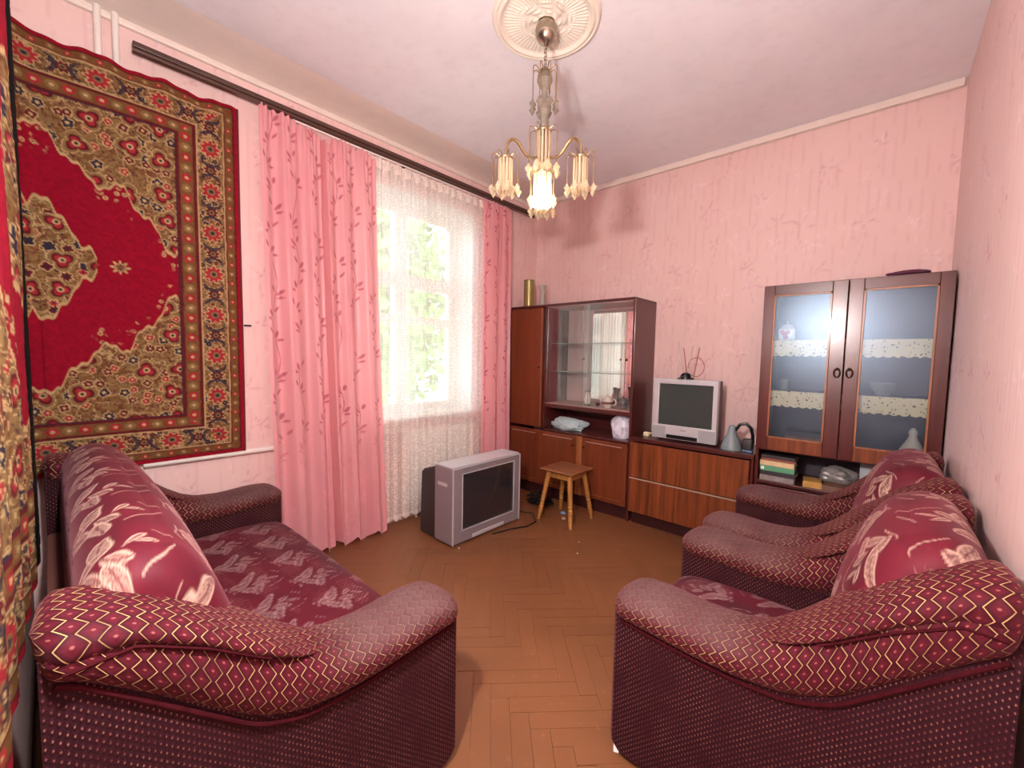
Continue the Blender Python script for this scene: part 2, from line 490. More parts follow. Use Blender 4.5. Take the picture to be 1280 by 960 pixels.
for y_ in (-1.63, -1.09):
    b = B(); tube(b, [(0.045, y_, 0.002), (0.045, y_, 0.2)], 0.012); part('support_leg', b, PIPEM, rad, True)

b = B(); box(b, 0.0015, 0.016, -2.885, -2.845, 1.556, 1.566, 0.002)
solo('wall_clip', b, plain('black_clip', lin(24, 22, 24), 0.5), (0.0015, -2.865, 1.561), 'small black clip on the pink wall beside the rug edge', 'clip')
# ------------------------------------------------------------------ curtain rod
RODM = wood('dark_rod_wood', lin(58, 34, 26), lin(92, 60, 46), 'y', 0.4)
rod = thing('curtain_rod', (0.0, -1.73, 2.93), 'long dark brown wooden curtain rail along the window wall', 'curtain rod')
b = B(); box(b, 0.10, 0.140, -3.37, -0.21, 2.890, 2.917, 0.004); part('rail', b, RODM, rod)
b = B(); box(b, 0.098, 0.137, -3.37, -0.21, 2.871, 2.886, 0.003); part('lower_rail', b, RODM, rod)
for y_ in (-2.7, -1.75, -0.8):
    b = B(); box(b, 0.002, 0.12, y_-0.010, y_+0.010, 2.888, 2.906, 0.002); part('bracket', b, RODM, rod)
b = B(); tube(b, [(0.115, -2.62, 2.862), (0.115, -2.2, 2.858), (0.115, -0.6, 2.862)], 0.005, 8); part('curtain_string', b, WHITE, rod, True)

# ------------------------------------------------------------------ curtains
def curtain_mat():
    x = NT('pink_satin_curtain')
    at = x.attr('Col')
    base = at.outputs['Color']
    pr = x.bsdf; x.base(base); x.p(rough=0.42, sheen=0.3, spec=0.5)
    tl = x.n('ShaderNodeBsdfTranslucent'); x.link(x.mix(0.5, base, lin(255, 130, 120)), tl.inputs[0])
    ms = x.n('ShaderNodeMixShader'); ms.inputs[0].default_value = 0.38
    x.link(pr.outputs[0], ms.inputs[1]); x.link(tl.outputs[0], ms.inputs[2]); x.link(ms.outputs[0], x.out.inputs[0])
    return x.m
CURT = curtain_mat()
def leaf_mask(U, V, k=0):
    """vines with paired pointed leaves on cloth coordinates (m)"""
    msk = np.zeros_like(U)
    per = 0.20
    col = np.floor(U/per); xu = U-(col+0.5)*per
    ph = hashn(col, col*0+3, k)*7
    for off in (0,):
        ctr = 0.028*np.sin(V*13+ph)
        gate = sst(np.sin(V*5.2+ph*2), -0.35, -0.1)
        msk = np.maximum(msk, gate*sst(0.0045-np.abs(xu-ctr), 0, 0.003))
    lp = 0.13
    row = np.floor(V/lp+ph); fv = (V/lp+ph-row-0.5)*lp
    sd = np.where(np.mod(row, 2) < 1, 1.0, -1.0)
    keep = hashn(row, col, k+9) > 0.18
    ctr = 0.028*np.sin(V*13+ph)
    lx = (xu-ctr)*sd-0.024; ly = fv
    for (ox, oy, ang, L, Wd) in ((0.0, 0.0, 0.8, 0.034, 0.013), (0.010, -0.034, 0.2, 0.026, 0.010), (-0.055, 0.024, 2.2, 0.028, 0.011)):
        dx, dy = lx-ox, ly-oy
        a_, c_ = math.cos(ang), math.sin(ang)
        px_, py_ = dx*a_+dy*c_, -dx*c_+dy*a_
        msk = np.maximum(msk, keep*sst(Wd*np.maximum(0, 1-(px_/L)**2)-np.abs(py_), 0, 0.003))
    return msk
def curtain(name, y0t, y1t, y0b, y1b, xc, ztop, zbot, fold_n, amp, label, deep=None, fullness=1.55, hem=None, tops=None):
    nv = 380; nu = int(260*abs(y1t-y0t)/0.8)+60
    s = np.linspace(0, 1, nu)[:, None]; t = np.linspace(0, 1, nv)[None, :]
    ph = s*fold_n*2*PI
    ph = ph+0.9*np.sin(s*fold_n*1.7+1.0)
    am = amp*(0.45+0.80*t)*(0.7+0.5*np.sin(s*9+0.5)**2)
    wave = am*(np.sin(ph)+0.30*np.sin(2*ph+1.0+t*1.2))
    fine = 0.008*np.exp(-t*14)*np.sin(ph*4.0)
    Y = (y0t+(y1t-y0t)*s)*(1-t**1.3)+(y0b+(y1b-y0b)*s)*(t**1.3)+0.35*am*np.cos(ph)
    X = xc+wave+fine
    if deep is not None:
        X = X-0.085*np.exp(-((s-deep)/0.010)**2)*(0.6+0.4*t)
    zt = np.broadcast_to(ztop if tops is None else np.interp(s[:, 0], *tops)[:, None], (nu, 1))
    zb = zbot+0.028*np.sin(ph+0.6)
    Z = zt-(zt-zb)*t+0.006*np.exp(-t*40)*np.sin(ph*4)
    X = X+0.0*t
    X = np.maximum(X, np.where((Y > -2.2) & (Y < -0.85), 0.126, 0.056))
    U = s*abs(y1t-y0t)*fullness+0*t; V = Z
    c = np.broadcast_to(np.array(lin(234, 174, 180)[:3]), U.shape+(3,)).copy()
    c = mixc(c, lin(228, 162, 172), 0.5*sst(fbm(U*6, V*3, 5), 0.4, 0.7))
    lm = leaf_mask(U, V, 4)
    tone = sst(V, 0.4, 1.1)[..., None]  # satin sheen painted in: leaf colour turns paler towards the hem
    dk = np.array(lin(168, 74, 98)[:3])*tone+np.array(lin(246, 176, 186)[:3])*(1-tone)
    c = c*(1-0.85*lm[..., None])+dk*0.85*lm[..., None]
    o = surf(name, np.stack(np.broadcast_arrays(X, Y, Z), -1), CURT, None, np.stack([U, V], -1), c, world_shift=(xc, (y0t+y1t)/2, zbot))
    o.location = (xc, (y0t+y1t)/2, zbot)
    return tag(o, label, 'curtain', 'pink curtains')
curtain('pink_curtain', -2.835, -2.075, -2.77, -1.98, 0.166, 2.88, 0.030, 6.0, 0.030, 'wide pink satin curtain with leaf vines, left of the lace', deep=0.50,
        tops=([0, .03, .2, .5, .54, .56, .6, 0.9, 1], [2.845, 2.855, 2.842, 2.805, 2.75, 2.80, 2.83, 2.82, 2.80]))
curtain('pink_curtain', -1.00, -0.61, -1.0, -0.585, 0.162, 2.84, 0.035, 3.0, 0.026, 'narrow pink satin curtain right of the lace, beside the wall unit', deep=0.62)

def lace_mat(dense, name):
    x = NT(name)
    u, v = x.uv()
    # woven net: tiny cells, plus scattered little sprigs, plus a clear warp
    cs = 110.0
    un, vn = x.math('MULTIPLY', u, cs), x.math('MULTIPLY', v, cs)
    g = x.math('MINIMUM', x.math('PINGPONG', un, 0.5), x.math('PINGPONG', vn, 0.5))
    net = x.ramp(g, 0.08, 0.16, 1.0, 0.0)
    vo = x.n('ShaderNodeTexVoronoi'); vo.inputs['Scale'].default_value = 62
    cmb = x.n('ShaderNodeCombineXYZ'); x.link(u, cmb.inputs[0]); x.link(v, cmb.inputs[1]); x.link(cmb.outputs[0], vo.inputs['Vector'])
    spr = x.ramp(vo.outputs['Distance'], 0.30, 0.42, 1.0, 0.0)
    low = x.ramp(v, 0.25, 0.85, 1.0, 0.0)
    f = x.math('MAXIMUM', x.math('MULTIPLY', net, 0.72), x.math('MULTIPLY', spr, x.math('ADD', 0.45, x.math('MULTIPLY', low, 0.5))))
    f = x.math('ADD', x.math('MULTIPLY', f, 0.70), x.math('ADD', dense, x.math('MULTIPLY', low, 0.16)), clamp=True)
    df = x.n('ShaderNodeBsdfDiffuse'); df.inputs[0].default_value = lin(250, 244, 238)
    tl = x.n('ShaderNodeBsdfTranslucent'); tl.inputs[0].default_value = lin(252, 246, 238)
    a = x.n('ShaderNodeMixShader'); a.inputs[0].default_value = 0.5; x.link(df.outputs[0], a.inputs[1]); x.link(tl.outputs[0], a.inputs[2])
    tr = x.n('ShaderNodeBsdfTransparent')
    mx = x.n('ShaderNodeMixShader'); x.link(f, mx.inputs[0]); x.link(tr.outputs[0], mx.inputs[1]); x.link(a.outputs[0], mx.inputs[2])
    x.link(mx.outputs[0], x.out.inputs[0]); x.t.nodes.remove(x.bsdf)
    return x.m
LACE = lace_mat(0.32, 'white_lace'); LACEB = lace_mat(0.85, 'white_lace_band')
lace = thing('lace_curtain', (0.10, -1.5, 0.05), 'white lace net curtain over the window between pink curtains', 'curtain')
def lace_strip(nm, z0, z1, mat, xo=0.0, scallop=0.0, amp=0.012, nv=60):
    nu = 420
    s = np.linspace(0, 1, nu)[:, None]; t = np.linspace(0, 1, nv)[None, :]
    y = -2.10+1.20*s+0*t
    ph = s*2*PI*15+1.4*np.sin(s*11)
    X = 0.103+xo+amp*np.sin(ph)*(0.6+0.4*t)+0.3*amp*np.sin(2.3*ph)+0*t
    X = X-0.008*np.exp(-((s-0.47)/0.05)**2)
    zb = z0+scallop*np.abs(np.sin(s*PI*26))
    Z = z1-(z1-zb)*t
    U = s*2.0+0*t
    surf(nm, np.stack(np.broadcast_arrays(X, y, Z), -1), mat, lace, np.stack([U, Z], -1), world_shift=(0.10, -1.5, 0.05))
lace_strip('lace_panel', 0.10, 2.835, LACE)
lace_strip('heading_ruffle', 2.765, 2.848, LACEB, 0.002, 0.012, 0.014, 8)
lace_strip('scalloped_hem', 0.045, 0.10, LACEB, 0.001, 0.022, 0.012, 8)

# ------------------------------------------------------------------ wall rug wrapping the corner
def rug_paint(Sx, Zx):
    """Sx distance from the window-side edge (0..3.0), Zx height from the lower edge (0..2.04)"""
    Wd, Hd = 3.0, 2.04
    RED = lin(122, 8, 30); GOLD = lin(116, 90, 56); GOLDL = lin(166, 140, 98); DKR = lin(84, 24, 28); NAVY = lin(44, 36, 48); BRN = lin(100, 66, 36); ROSE = lin(140, 36, 44)
    s = np.minimum(Sx, Wd-Sx); z = np.minimum(Zx, Hd-Zx)
    wob = 0.005*(fbm(Sx*22, Zx*22, 1)-0.5)
    d = np.minimum(s, z*1.18)+wob
    along = np.where(s < z*1.18, Zx, Sx)
    c = np.broadcast_to(np.array(RED[:3]), s.shape+(3,)).copy()
    # lobed spandrel
    a = s-0.30; bq = z-0.255
    q = np.clip(a/0.66, 0, 1.4)
    edge = 0.56*(1-q)**0.75*(q < 1)
    edge = edge+(0.085*np.abs(np.sin(a*12.5+0.5))**0.7-0.02+0.007*np.sin(a*150)+0.02*np.sin(a*47))*(q < 1.0)+0.10*np.exp(-((a-0.02)/0.06)**2)-0.05
    edge = np.maximum(edge, 0.035+0.03*np.abs(np.sin(a*8)))
    sp = bq-edge
    spm = sst(sp, 0.0, -0.006)
    def floral(c, msk, sc, k, ground, petal, outline, heart):
        c = mixc(c, ground, msk)
        # curling stems
        st = np.abs(fbm(Sx*sc*0.9, Zx*sc*0.9, k+20)-0.5)
        c = mixc(c, BRN, msk*0.85*sst(0.07-st, 0, 0.03)); st3 = np.abs(fbm(Sx*sc*2.1+3, Zx*sc*2.1, k+41)-0.5); c = mixc(c, DKR, msk*0.6*sst(0.05-st3, 0, 0.02))
        st2 = np.abs(fbm(Sx*sc*1.3+7, Zx*sc*1.3, k+31)-0.5)
        c = mixc(c, GOLDL, msk*0.7*sst(0.03-st2, 0, 0.015))
        dd, rid, bx, by = worley(Sx*sc, Zx*sc, k, 0.75)
        an = np.arctan2(by, bx)
        R = (0.22+0.22*rid)*(0.86+0.14*np.cos(an*np.floor(4+4*hashn(rid*50, rid*9, 2))+rid*20)+0.25*(fbm(Sx*60, Zx*60, k)-0.5))
        on = rid > 0.25
        c = mixc(c, outline, msk*on*sst(R+0.07-dd, 0, 0.03))
        pc = np.where((rid > 0.72)[..., None], np.array(NAVY[:3]), np.where((rid > 0.5)[..., None], np.array(DKR[:3]), np.array(petal[:3])))
        m_ = (msk*on*sst(R-dd, 0, 0.04))[..., None]; c = c*(1-m_)+pc*m_
        c = mixc(c, heart, msk*on*sst(R*0.42-dd, 0, 0.05))
        d2, r2, _, _ = worley(Sx*sc*2.4+3, Zx*sc*2.4, k+4, 0.9)
        c = mixc(c, DKR, msk*0.8*(r2 > 0.55)*sst(0.22-d2, 0, 0.08)*(dd > R+0.1))
        c = mixc(c, NAVY, msk*0.8*(r2 < 0.12)*sst(0.26-d2, 0, 0.08)*(dd > R+0.1))
        return c
    c = floral(c, spm, 17.0, 50, GOLD, ROSE, GOLDL, GOLDL)
    def sprays(c, msk, sc, k):
        dd, rid, bx, by = worley(Sx*sc+0.3, Zx*sc+0.1, k, 0.6)
        an = np.arctan2(by, bx)+rid*6.3
        R = 0.40*(0.55+0.45*np.abs(np.cos(an*1.5)))*(0.9+0.3*(fbm(Sx*40, Zx*40, k)-0.5))
        on = (rid > 0.15)
        c = mixc(c, GOLDL, msk*on*sst(R+0.035-dd, 0, 0.012)); c = mixc(c, GOLD, msk*on*sst(R+0.012-dd, 0, 0.012))
        R2 = R*0.80; c = mixc(c, DKR, msk*on*sst(R2-dd, 0, 0.02)); c = mixc(c, ROSE, msk*on*sst(R2*0.72-dd, 0, 0.03))
        c = mixc(c, GOLDL, msk*on*sst(0.10-dd, 0, 0.02)); c = mixc(c, NAVY, msk*on*sst(0.055-dd, 0, 0.02))
        return c
    c = sprays(c, spm*sst(-sp, 0.01, 0.02), 6.5, 210)
    c = mixc(c, GOLDL, 0.9*sst(0.0095-np.abs(sp+0.002), 0, 0.004)*(d > 0.26))
    # small blossoms in the red field next to the spandrel
    dd, rid, _, _ = worley(Sx*30, Zx*30, 71, 0.8)
    clus = sst(fbm(Sx*7, Zx*7, 77), 0.54, 0.60)*sst(sp, 0.01, 0.02)*sst(0.11-sp, 0, 0.02)
    c = mixc(c, GOLDL, clus*0.85*sst(0.36-dd, 0, 0.1)); c = mixc(c, DKR, clus*sst(0.14-dd, 0, 0.06))
    # medallion with a pendant
    mx, mz = Sx-1.5, Zx-1.03
    # pointed lobed outline on each side
    ax = np.abs(mx); tip = 0.90
    hh = 0.62*np.clip(1-ax/0.75, 0, 1)**0.8+0.16*np.exp(-((ax-0.72)/0.11)**2)+(0.07*np.abs(np.sin(ax*19))**0.7+0.008*np.sin(ax*140))*(ax < 0.88)
    hh = np.where(ax < tip, hh, 0)*sst(tip-ax, 0, 0.05)
    md = sst(hh-np.abs(mz), 0, 0.006)
    c = floral(c, md, 16.0, 90, GOLD, ROSE, GOLDL, NAVY)
    c = sprays(c, md*sst(hh-np.abs(mz), 0.015, 0.03), 7.0, 250)
    c = mixc(c, GOLDL, 0.9*sst(0.011-np.abs(hh-np.abs(mz)), 0, 0.004)*(ax < 0.88)*(hh > 0.008))
    pd = np.hypot((ax-0.965)/1.15, mz)
    pan = np.arctan2(mz, ax-0.965)
    pr = 0.036*(0.8+0.25*np.cos(pan*8))
    c = mixc(c, GOLDL, sst(pr-pd, 0, 0.006)); c = mixc(c, DKR, sst(pr*0.6-pd, 0, 0.006)); c = mixc(c, GOLD, sst(pr*0.3-pd, 0, 0.005))
    # borders
    bd = d < 0.30
    g_in = (d > 0.20)*bd; main = (d > 0.075)*(d <= 0.20); g_out = (d > 0.02)*(d <= 0.075); selv = d <= 0.02
    f = lambda m_: m_.astype(float)
    for (msk, d0, d1) in ((g_in, 0.205, 0.295), (g_out, 0.02, 0.075)):
        c = mixc(c, DKR, f(msk)); mid = (d0+d1)/2; w_ = (d1-d0)/2
        zig = np.abs(((along/0.05) % 1)-0.5)*2
        c = mixc(c, BRN, f(msk)*sst(w_*0.72-np.abs(d-mid), 0, 0.003))
        el = np.hypot((((along/0.055) % 1)-0.5)*0.055, d-mid)
        alt = np.mod(np.floor(along/0.055), 2) < 1
        c = mixc(c, ROSE, f(msk)*alt*sst(w_*0.55-el, 0, 0.005))
        c = mixc(c, GOLD, f(msk)*(~alt)*sst(w_*0.55-el, 0, 0.005)); c = mixc(c, GOLDL, f(msk)*sst(w_*0.22-el, 0, 0.003))
        c = mixc(c, DKR, f(msk)*sst(0.006-np.abs(np.abs(d-mid)-w_*(0.8+0.15*zig)), 0, 0.003))
    c = floral(c, f(main), 22.0, 130, GOLD, DKR, GOLDL, BRN)
    per = 0.235; k_ = np.floor(along/per); fr = (along/per-k_-0.5)*per; dm = d-0.1375
    for (o_, R1, ca, cb) in ((0.0, 0.050, ROSE, GOLDL), (0.5, 0.036, DKR, GOLDL)):
        fo = (((along/per+o_) % 1)-0.5)*per
        an = np.arctan2(dm, fo); rr = np.hypot(fo, dm); Rr = R1*(0.85+0.17*np.cos(an*9))
        c = mixc(c, cb, f(main)*sst(Rr+0.007-rr, 0, 0.003)); c = mixc(c, ca, f(main)*sst(Rr-rr, 0, 0.004)); c = mixc(c, GOLD, f(main)*sst(R1*0.42-rr, 0, 0.004)); c = mixc(c, NAVY, f(main)*sst(R1*0.24-rr, 0, 0.004))
    for sg in (-1, 1):
        fo = fr-sg*0.062
        cres = sst(0.040-np.hypot(fo, dm*0.8), 0, 0.004)*(np.hypot(fo+sg*0.016, dm*0.8) > 0.036)
        c = mixc(c, NAVY, f(main)*0.9*cres)
    for dl in (0.075, 0.20): c = mixc(c, GOLDL, 0.9*sst(0.005-np.abs(d-dl), 0, 0.003))
    c = mixc(c, NAVY, 0.8*sst(0.005-np.abs(d-0.298), 0, 0.003))
    c = mixc(c, lin(128, 14, 30), f(selv))
    # woven unevenness
    c = c*(0.72+0.56*fbm(Sx*90, Zx*90, 9))[..., None]
    return c
def rug_mat():
    x = NT('patterned_wool_rug')
    x.base(x.attr('Col').outputs['Color']); x.p(rough=0.9, spec=0.1)
    x.bump(x.noise(x.obj(), 260, 3), 0.15, 0.002)
    return x.m
RUGM = rug_mat()
sv = np.concatenate([np.arange(0, 0.90, 0.0042), np.arange(0.90, 3.0, 0.011)])
zv = np.arange(0, 2.0401, 0.0042)
S_, Z_ = np.meshgrid(sv, zv, indexing='ij')
RUGC = rug_paint(S_, Z_)
XR, Y0R, YF, RC = 0.048, -2.905, RY+0.022, 0.05
corner_s = (Y0R-(YF+RC))
arc = RC*PI/2
Xr = np.where(S_ < corner_s, XR, np.where(S_ < corner_s+arc, XR+RC-RC*np.cos((S_-corner_s)/RC), XR+RC+(S_-corner_s-arc)))
Yr = np.where(S_ < corner_s, Y0R-S_, np.where(S_ < corner_s+arc, (YF+RC)-RC*np.sin((S_-corner_s)/RC), YF+0.010*sst(S_, corner_s+arc, corner_s+arc+0.1)*(0.5-0.5*np.cos((S_-corner_s-arc)*2*PI/0.17+1.2*np.sin(Z_*5)))+0.003*(fbm(S_*60, Z_*60, 2)-0.5)+0.021*np.exp(-((S_-corner_s-1.15)/0.45)**2)))  # ripples and bulge added to catch the lamp and hide a dark band
Zr = 0.785+Z_
bul = 0.010*np.sin(S_*9+0.4)*np.sin(Z_*3.1)
Xr = Xr+np.where(S_ < corner_s, bul, 0)+0.004*np.sin(Z_*40)*np.exp(-((Z_-2.04)/0.08)**2)*(S_ < corner_s)
Zr = Zr+(0.010*np.sin(S_*24)+0.004*np.sin(S_*61))*sst(Z_, 1.9, 2.04)
rug = thing('wall_rug', (XR, -3.3, 0.785), 'red and gold patterned rug hung on the wall around the corner', 'rug')
surf('rug_pile', np.stack([Xr, Yr, Zr], -1), RUGM, rug, np.stack([S_, Z_], -1), RUGC, world_shift=(XR, -3.3, 0.785))
# backing and overcast edge
b = B()
ed = [(XR-0.003+0.010*math.sin(0.4)*math.sin(zz*3.1), Y0R-0.001, 0.785+zz+0) for zz in np.linspace(0, 2.04, 60)]
tube(b, ed, 0.007, 6); part('overcast_edge', b, plain('dark_red_binding', lin(104, 14, 30), 0.9), rug, True)
ii = np.array([q for q in range(0, len(sv), 12) if sv[q] < corner_s-0.03]); jj = np.arange(0, len(zv), 24)
surf('rug_backing', np.stack([Xr, Yr, Zr], -1)[np.ix_(ii, jj)]-np.array([0.008, 0.004, 0]), plain('rug_backing_cloth', lin(120, 90, 70), 0.9), rug, world_shift=(XR, -3.3, 0.785))
# ------------------------------------------------------------------ upholstery materials
BURG = lin(76, 10, 26); BURGD = lin(48, 8, 18); GOLDT = lin(214, 170, 116)
def fabric(name, cell, mode):
    x = NT(name)
    u, v = x.uv()
    U = x.math('DIVIDE', u, cell); V = x.math('DIVIDE', v, cell)
    wear = x.attr('Extra').outputs['Fac']
    nz = x.noise(x.n('ShaderNodeTexCoord').outputs['UV'], 9, 4)
    if mode == 'hex':
        V = x.math('MULTIPLY', V, 1.54)
        t = x.math('MULTIPLY', x.math('SUBTRACT', x.math('PINGPONG', V, 1.0), 0.5), 0.64)
        de = x.math('PINGPONG', x.math('SUBTRACT', U, t), 1.0)
        do = x.math('SUBTRACT', 1.0, x.math('PINGPONG', x.math('ADD', U, t), 1.0))
        d = x.math('MINIMUM', de, do)
        line = x.ramp(d, 0.022, 0.060, 1.0, 0.0)
        a1 = x.math('PINGPONG', x.math('SUBTRACT', U, 0.5), 1.0); a2 = x.math('PINGPONG', V, 1.0)
        r1 = x.math('ADD', x.math('POWER', a1, 2.0), x.math('POWER', a2, 2.0))
        r2 = x.math('ADD', x.math('POWER', x.math('SUBTRACT', 1.0, a1), 2.0), x.math('POWER', x.math('SUBTRACT', 1.0, a2), 2.0))
        rr = x.math('SQRT', x.math('MINIMUM', r1, r2))
        dot = x.ramp(rr, 0.07, 0.15, 1.0, 0.0)
        puff = x.ramp(d, 0.05, 0.5)
        mod = x.ramp(nz, 0.35, 0.62, 0.35, 0.9)
        body = x.mix(x.ramp(d, 0.08, 0.42), BURGD, BURG)
        c = x.mix(x.math('MULTIPLY', dot, 0.45), body, lin(176, 110, 104))
        c = x.mix(x.math('MULTIPLY', line, mod), c, GOLDT)
        h = x.math('ADD', puff, x.math('MULTIPLY', line, 0.35))
    else:
        a1 = x.math('PINGPONG', U, 1.0); a2 = x.math('PINGPONG', V, 1.0)
        def dist(p, q): return x.math('SQRT', x.math('ADD', x.math('POWER', x.math('MULTIPLY', p, 1.7), 2.0), x.math('POWER', x.math('ADD', q, x.math('MULTIPLY', p, 0.5)), 2.0)))
        r = x.math('MINIMUM', dist(a1, a2), dist(x.math('SUBTRACT', 1.0, a1), x.math('SUBTRACT', 1.0, a2)))
        dot = x.ramp(r, 0.20, 0.40, 1.0, 0.0)
        mod = x.ramp(nz, 0.38, 0.66, 0.05, 0.48)
        body = x.mix(x.ramp(r, 0.15, 0.6), lin(66, 9, 24), lin(42, 7, 17))
        c = x.mix(x.math('MULTIPLY', dot, mod), body, lin(196, 140, 120))
        h = x.ramp(r, 0.2, 0.9, 1.0, 0.0)
    c = x.mix(x.math('MULTIPLY', wear, x.ramp(nz, 0.3, 0.6, 0.6, 0.9)), c, lin(92, 68, 68))
    x.base(c); x.p(rough=0.75, sheen=0.12, spec=0.2)
    x.set(x.bsdf.inputs['Sheen Tint'], lin(230, 140, 150)); x.set(x.bsdf.inputs['Sheen Roughness'], 0.4)
    x.bump(h, 0.45, 0.004)
    return x.m
HEX = fabric('burgundy_honeycomb_weave', 0.027, 'hex')
TICK = fabric('burgundy_fleck_weave', 0.0088, 'tick')
def floral_mat():
    x = NT('burgundy_embroidered_velour')
    x.base(x.attr('Col').outputs['Color']); x.p(rough=0.65, sheen=0.15, spec=0.25)
    x.set(x.bsdf.inputs['Sheen Tint'], lin(225, 150, 160)); x.set(x.bsdf.inputs['Sheen Roughness'], 0.4)
    x.bump(x.attr('Extra').outputs['Fac'], 0.5, 0.004)
    return x.m
FLOR = floral_mat()
PIPING = plain('burgundy_piping', lin(60, 16, 22), 0.95, 0.3, 60, spec=0.05)

def motif(U, V, tu, tv, k, size=1.0):
    """embroidered leaf and blossom sprays repeated on a half-drop; returns stitch mask"""
    row = np.floor(V/tv); uu = U+0.5*tu*np.mod(row, 2)
    col = np.floor(uu/tu)
    x = (uu-(col+0.5)*tu)/size; y = (V-(row+0.5)*tv)/size
    x = x+0.006*np.sin(V*60); y = y+0.006*np.sin(U*55)
    msk = np.zeros_like(U)
    hat = 0.55+0.45*(np.sin((x*0.8+y)*420) > -0.2)
    for (ox, oy, ang, L, W) in ((-0.045, 0.012, 0.5, 0.052, 0.023), (-0.012, 0.044, 1.2, 0.046, 0.019), (0.035, 0.040, 2.3, 0.045, 0.020),
                                (0.058, 0.002, 0.1, 0.044, 0.021), (0.022, -0.012, -0.9, 0.038, 0.018), (-0.018, -0.038, 0.9, 0.030, 0.012), (0.004, -0.056, -1.2, 0.026, 0.010)):
        dx, dy = x-ox, y-oy; ca, sa = math.cos(ang), math.sin(ang)
        p, q = dx*ca+dy*sa, -dx*sa+dy*ca
        wd = W*np.maximum(0, 1-(p/L)**2)
        body = sst(wd-np.abs(q), 0, 0.004); rim = body*sst(0.0065-np.abs(wd-np.abs(q)-0.002), 0, 0.003)
        msk = np.maximum(msk, np.maximum(body*hat*0.62, rim))
        msk = np.where((np.abs(q) < 0.0022) & (body > 0.3), msk*0.3, msk)
    rr = np.hypot(x+0.005, y+0.002); an = np.arctan2(y, x)
    ring = sst(0.0032-np.abs(rr-0.094-0.006*np.sin(an*3)), 0, 0.003)*((np.mod(an+2.2, 2*PI) < 1.8) | (np.mod(an-0.9, 2*PI) < 1.0))
    return np.maximum(msk, 0.75*ring)

D_ = 0.93
WINGDROP = 0.0
TT = np.array([0, .06, .15, .30, .42, .53, .63, .75, .85, .93]); TOPZ = np.array([.585, .603, .610, .598, .610, .664, .760, .880, .940, .955])
BOTZ = np.interp(TT, [0, .25, .5, .62, .7, .8, .93], [.50, .478, .478, .525, .60, .70, .82])
def smooth_interp(t, xs, ys):
    a = 0
    for o_ in (-.03, -.015, 0, .015, .03): a = a+np.interp(np.clip(t+o_, xs[0], xs[-1]), xs, ys)
    return a/5
def roll(t, zt, zb, cx_, hw, nth=64, front=0.075, back=0.03):
    """lofted, rounded arm pad; t from the front, sections are superellipses"""
    th = np.linspace(-PI/2, 1.5*PI, nth)[None, :]
    tn = t[:, None]
    k1 = np.sqrt(np.clip(1-(1-np.clip((t-t[0])/front, 0, 1))**2, 0, 1)); k2 = np.sqrt(np.clip(1-(1-np.clip((t[-1]-t)/back, 0, 1))**2, 0, 1))
    k = np.clip(k1*k2, 0.02, 1)[:, None]
    mid = ((zt+zb)/2)[:, None]; h = ((zt-zb)/2)[:, None]
    cs, sn = np.cos(th), np.sin(th)
    e = 0.82
    X = cx_+hw*k*np.sign(cs)*np.abs(cs)**e
    Z = mid+h*(0.35+0.65*k)*k**0.5*np.sign(sn)*np.abs(sn)**e
    Y = D_/2-tn+0*th
    P = np.stack(np.broadcast_arrays(X, Y, Z), -1)
    arcl = np.concatenate([np.zeros((len(t), 1)), np.cumsum(np.linalg.norm(np.diff(P, axis=1), axis=2), 1)], 1)
    al = np.cumsum(np.concatenate([[0], np.hypot(np.diff(t), np.diff((zt+zb)/2))]))
    ref = arcl[len(t)//2][None, :]+0*arcl
    uv = np.stack([al[:, None]+0*th, ref], -1)
    return P, uv

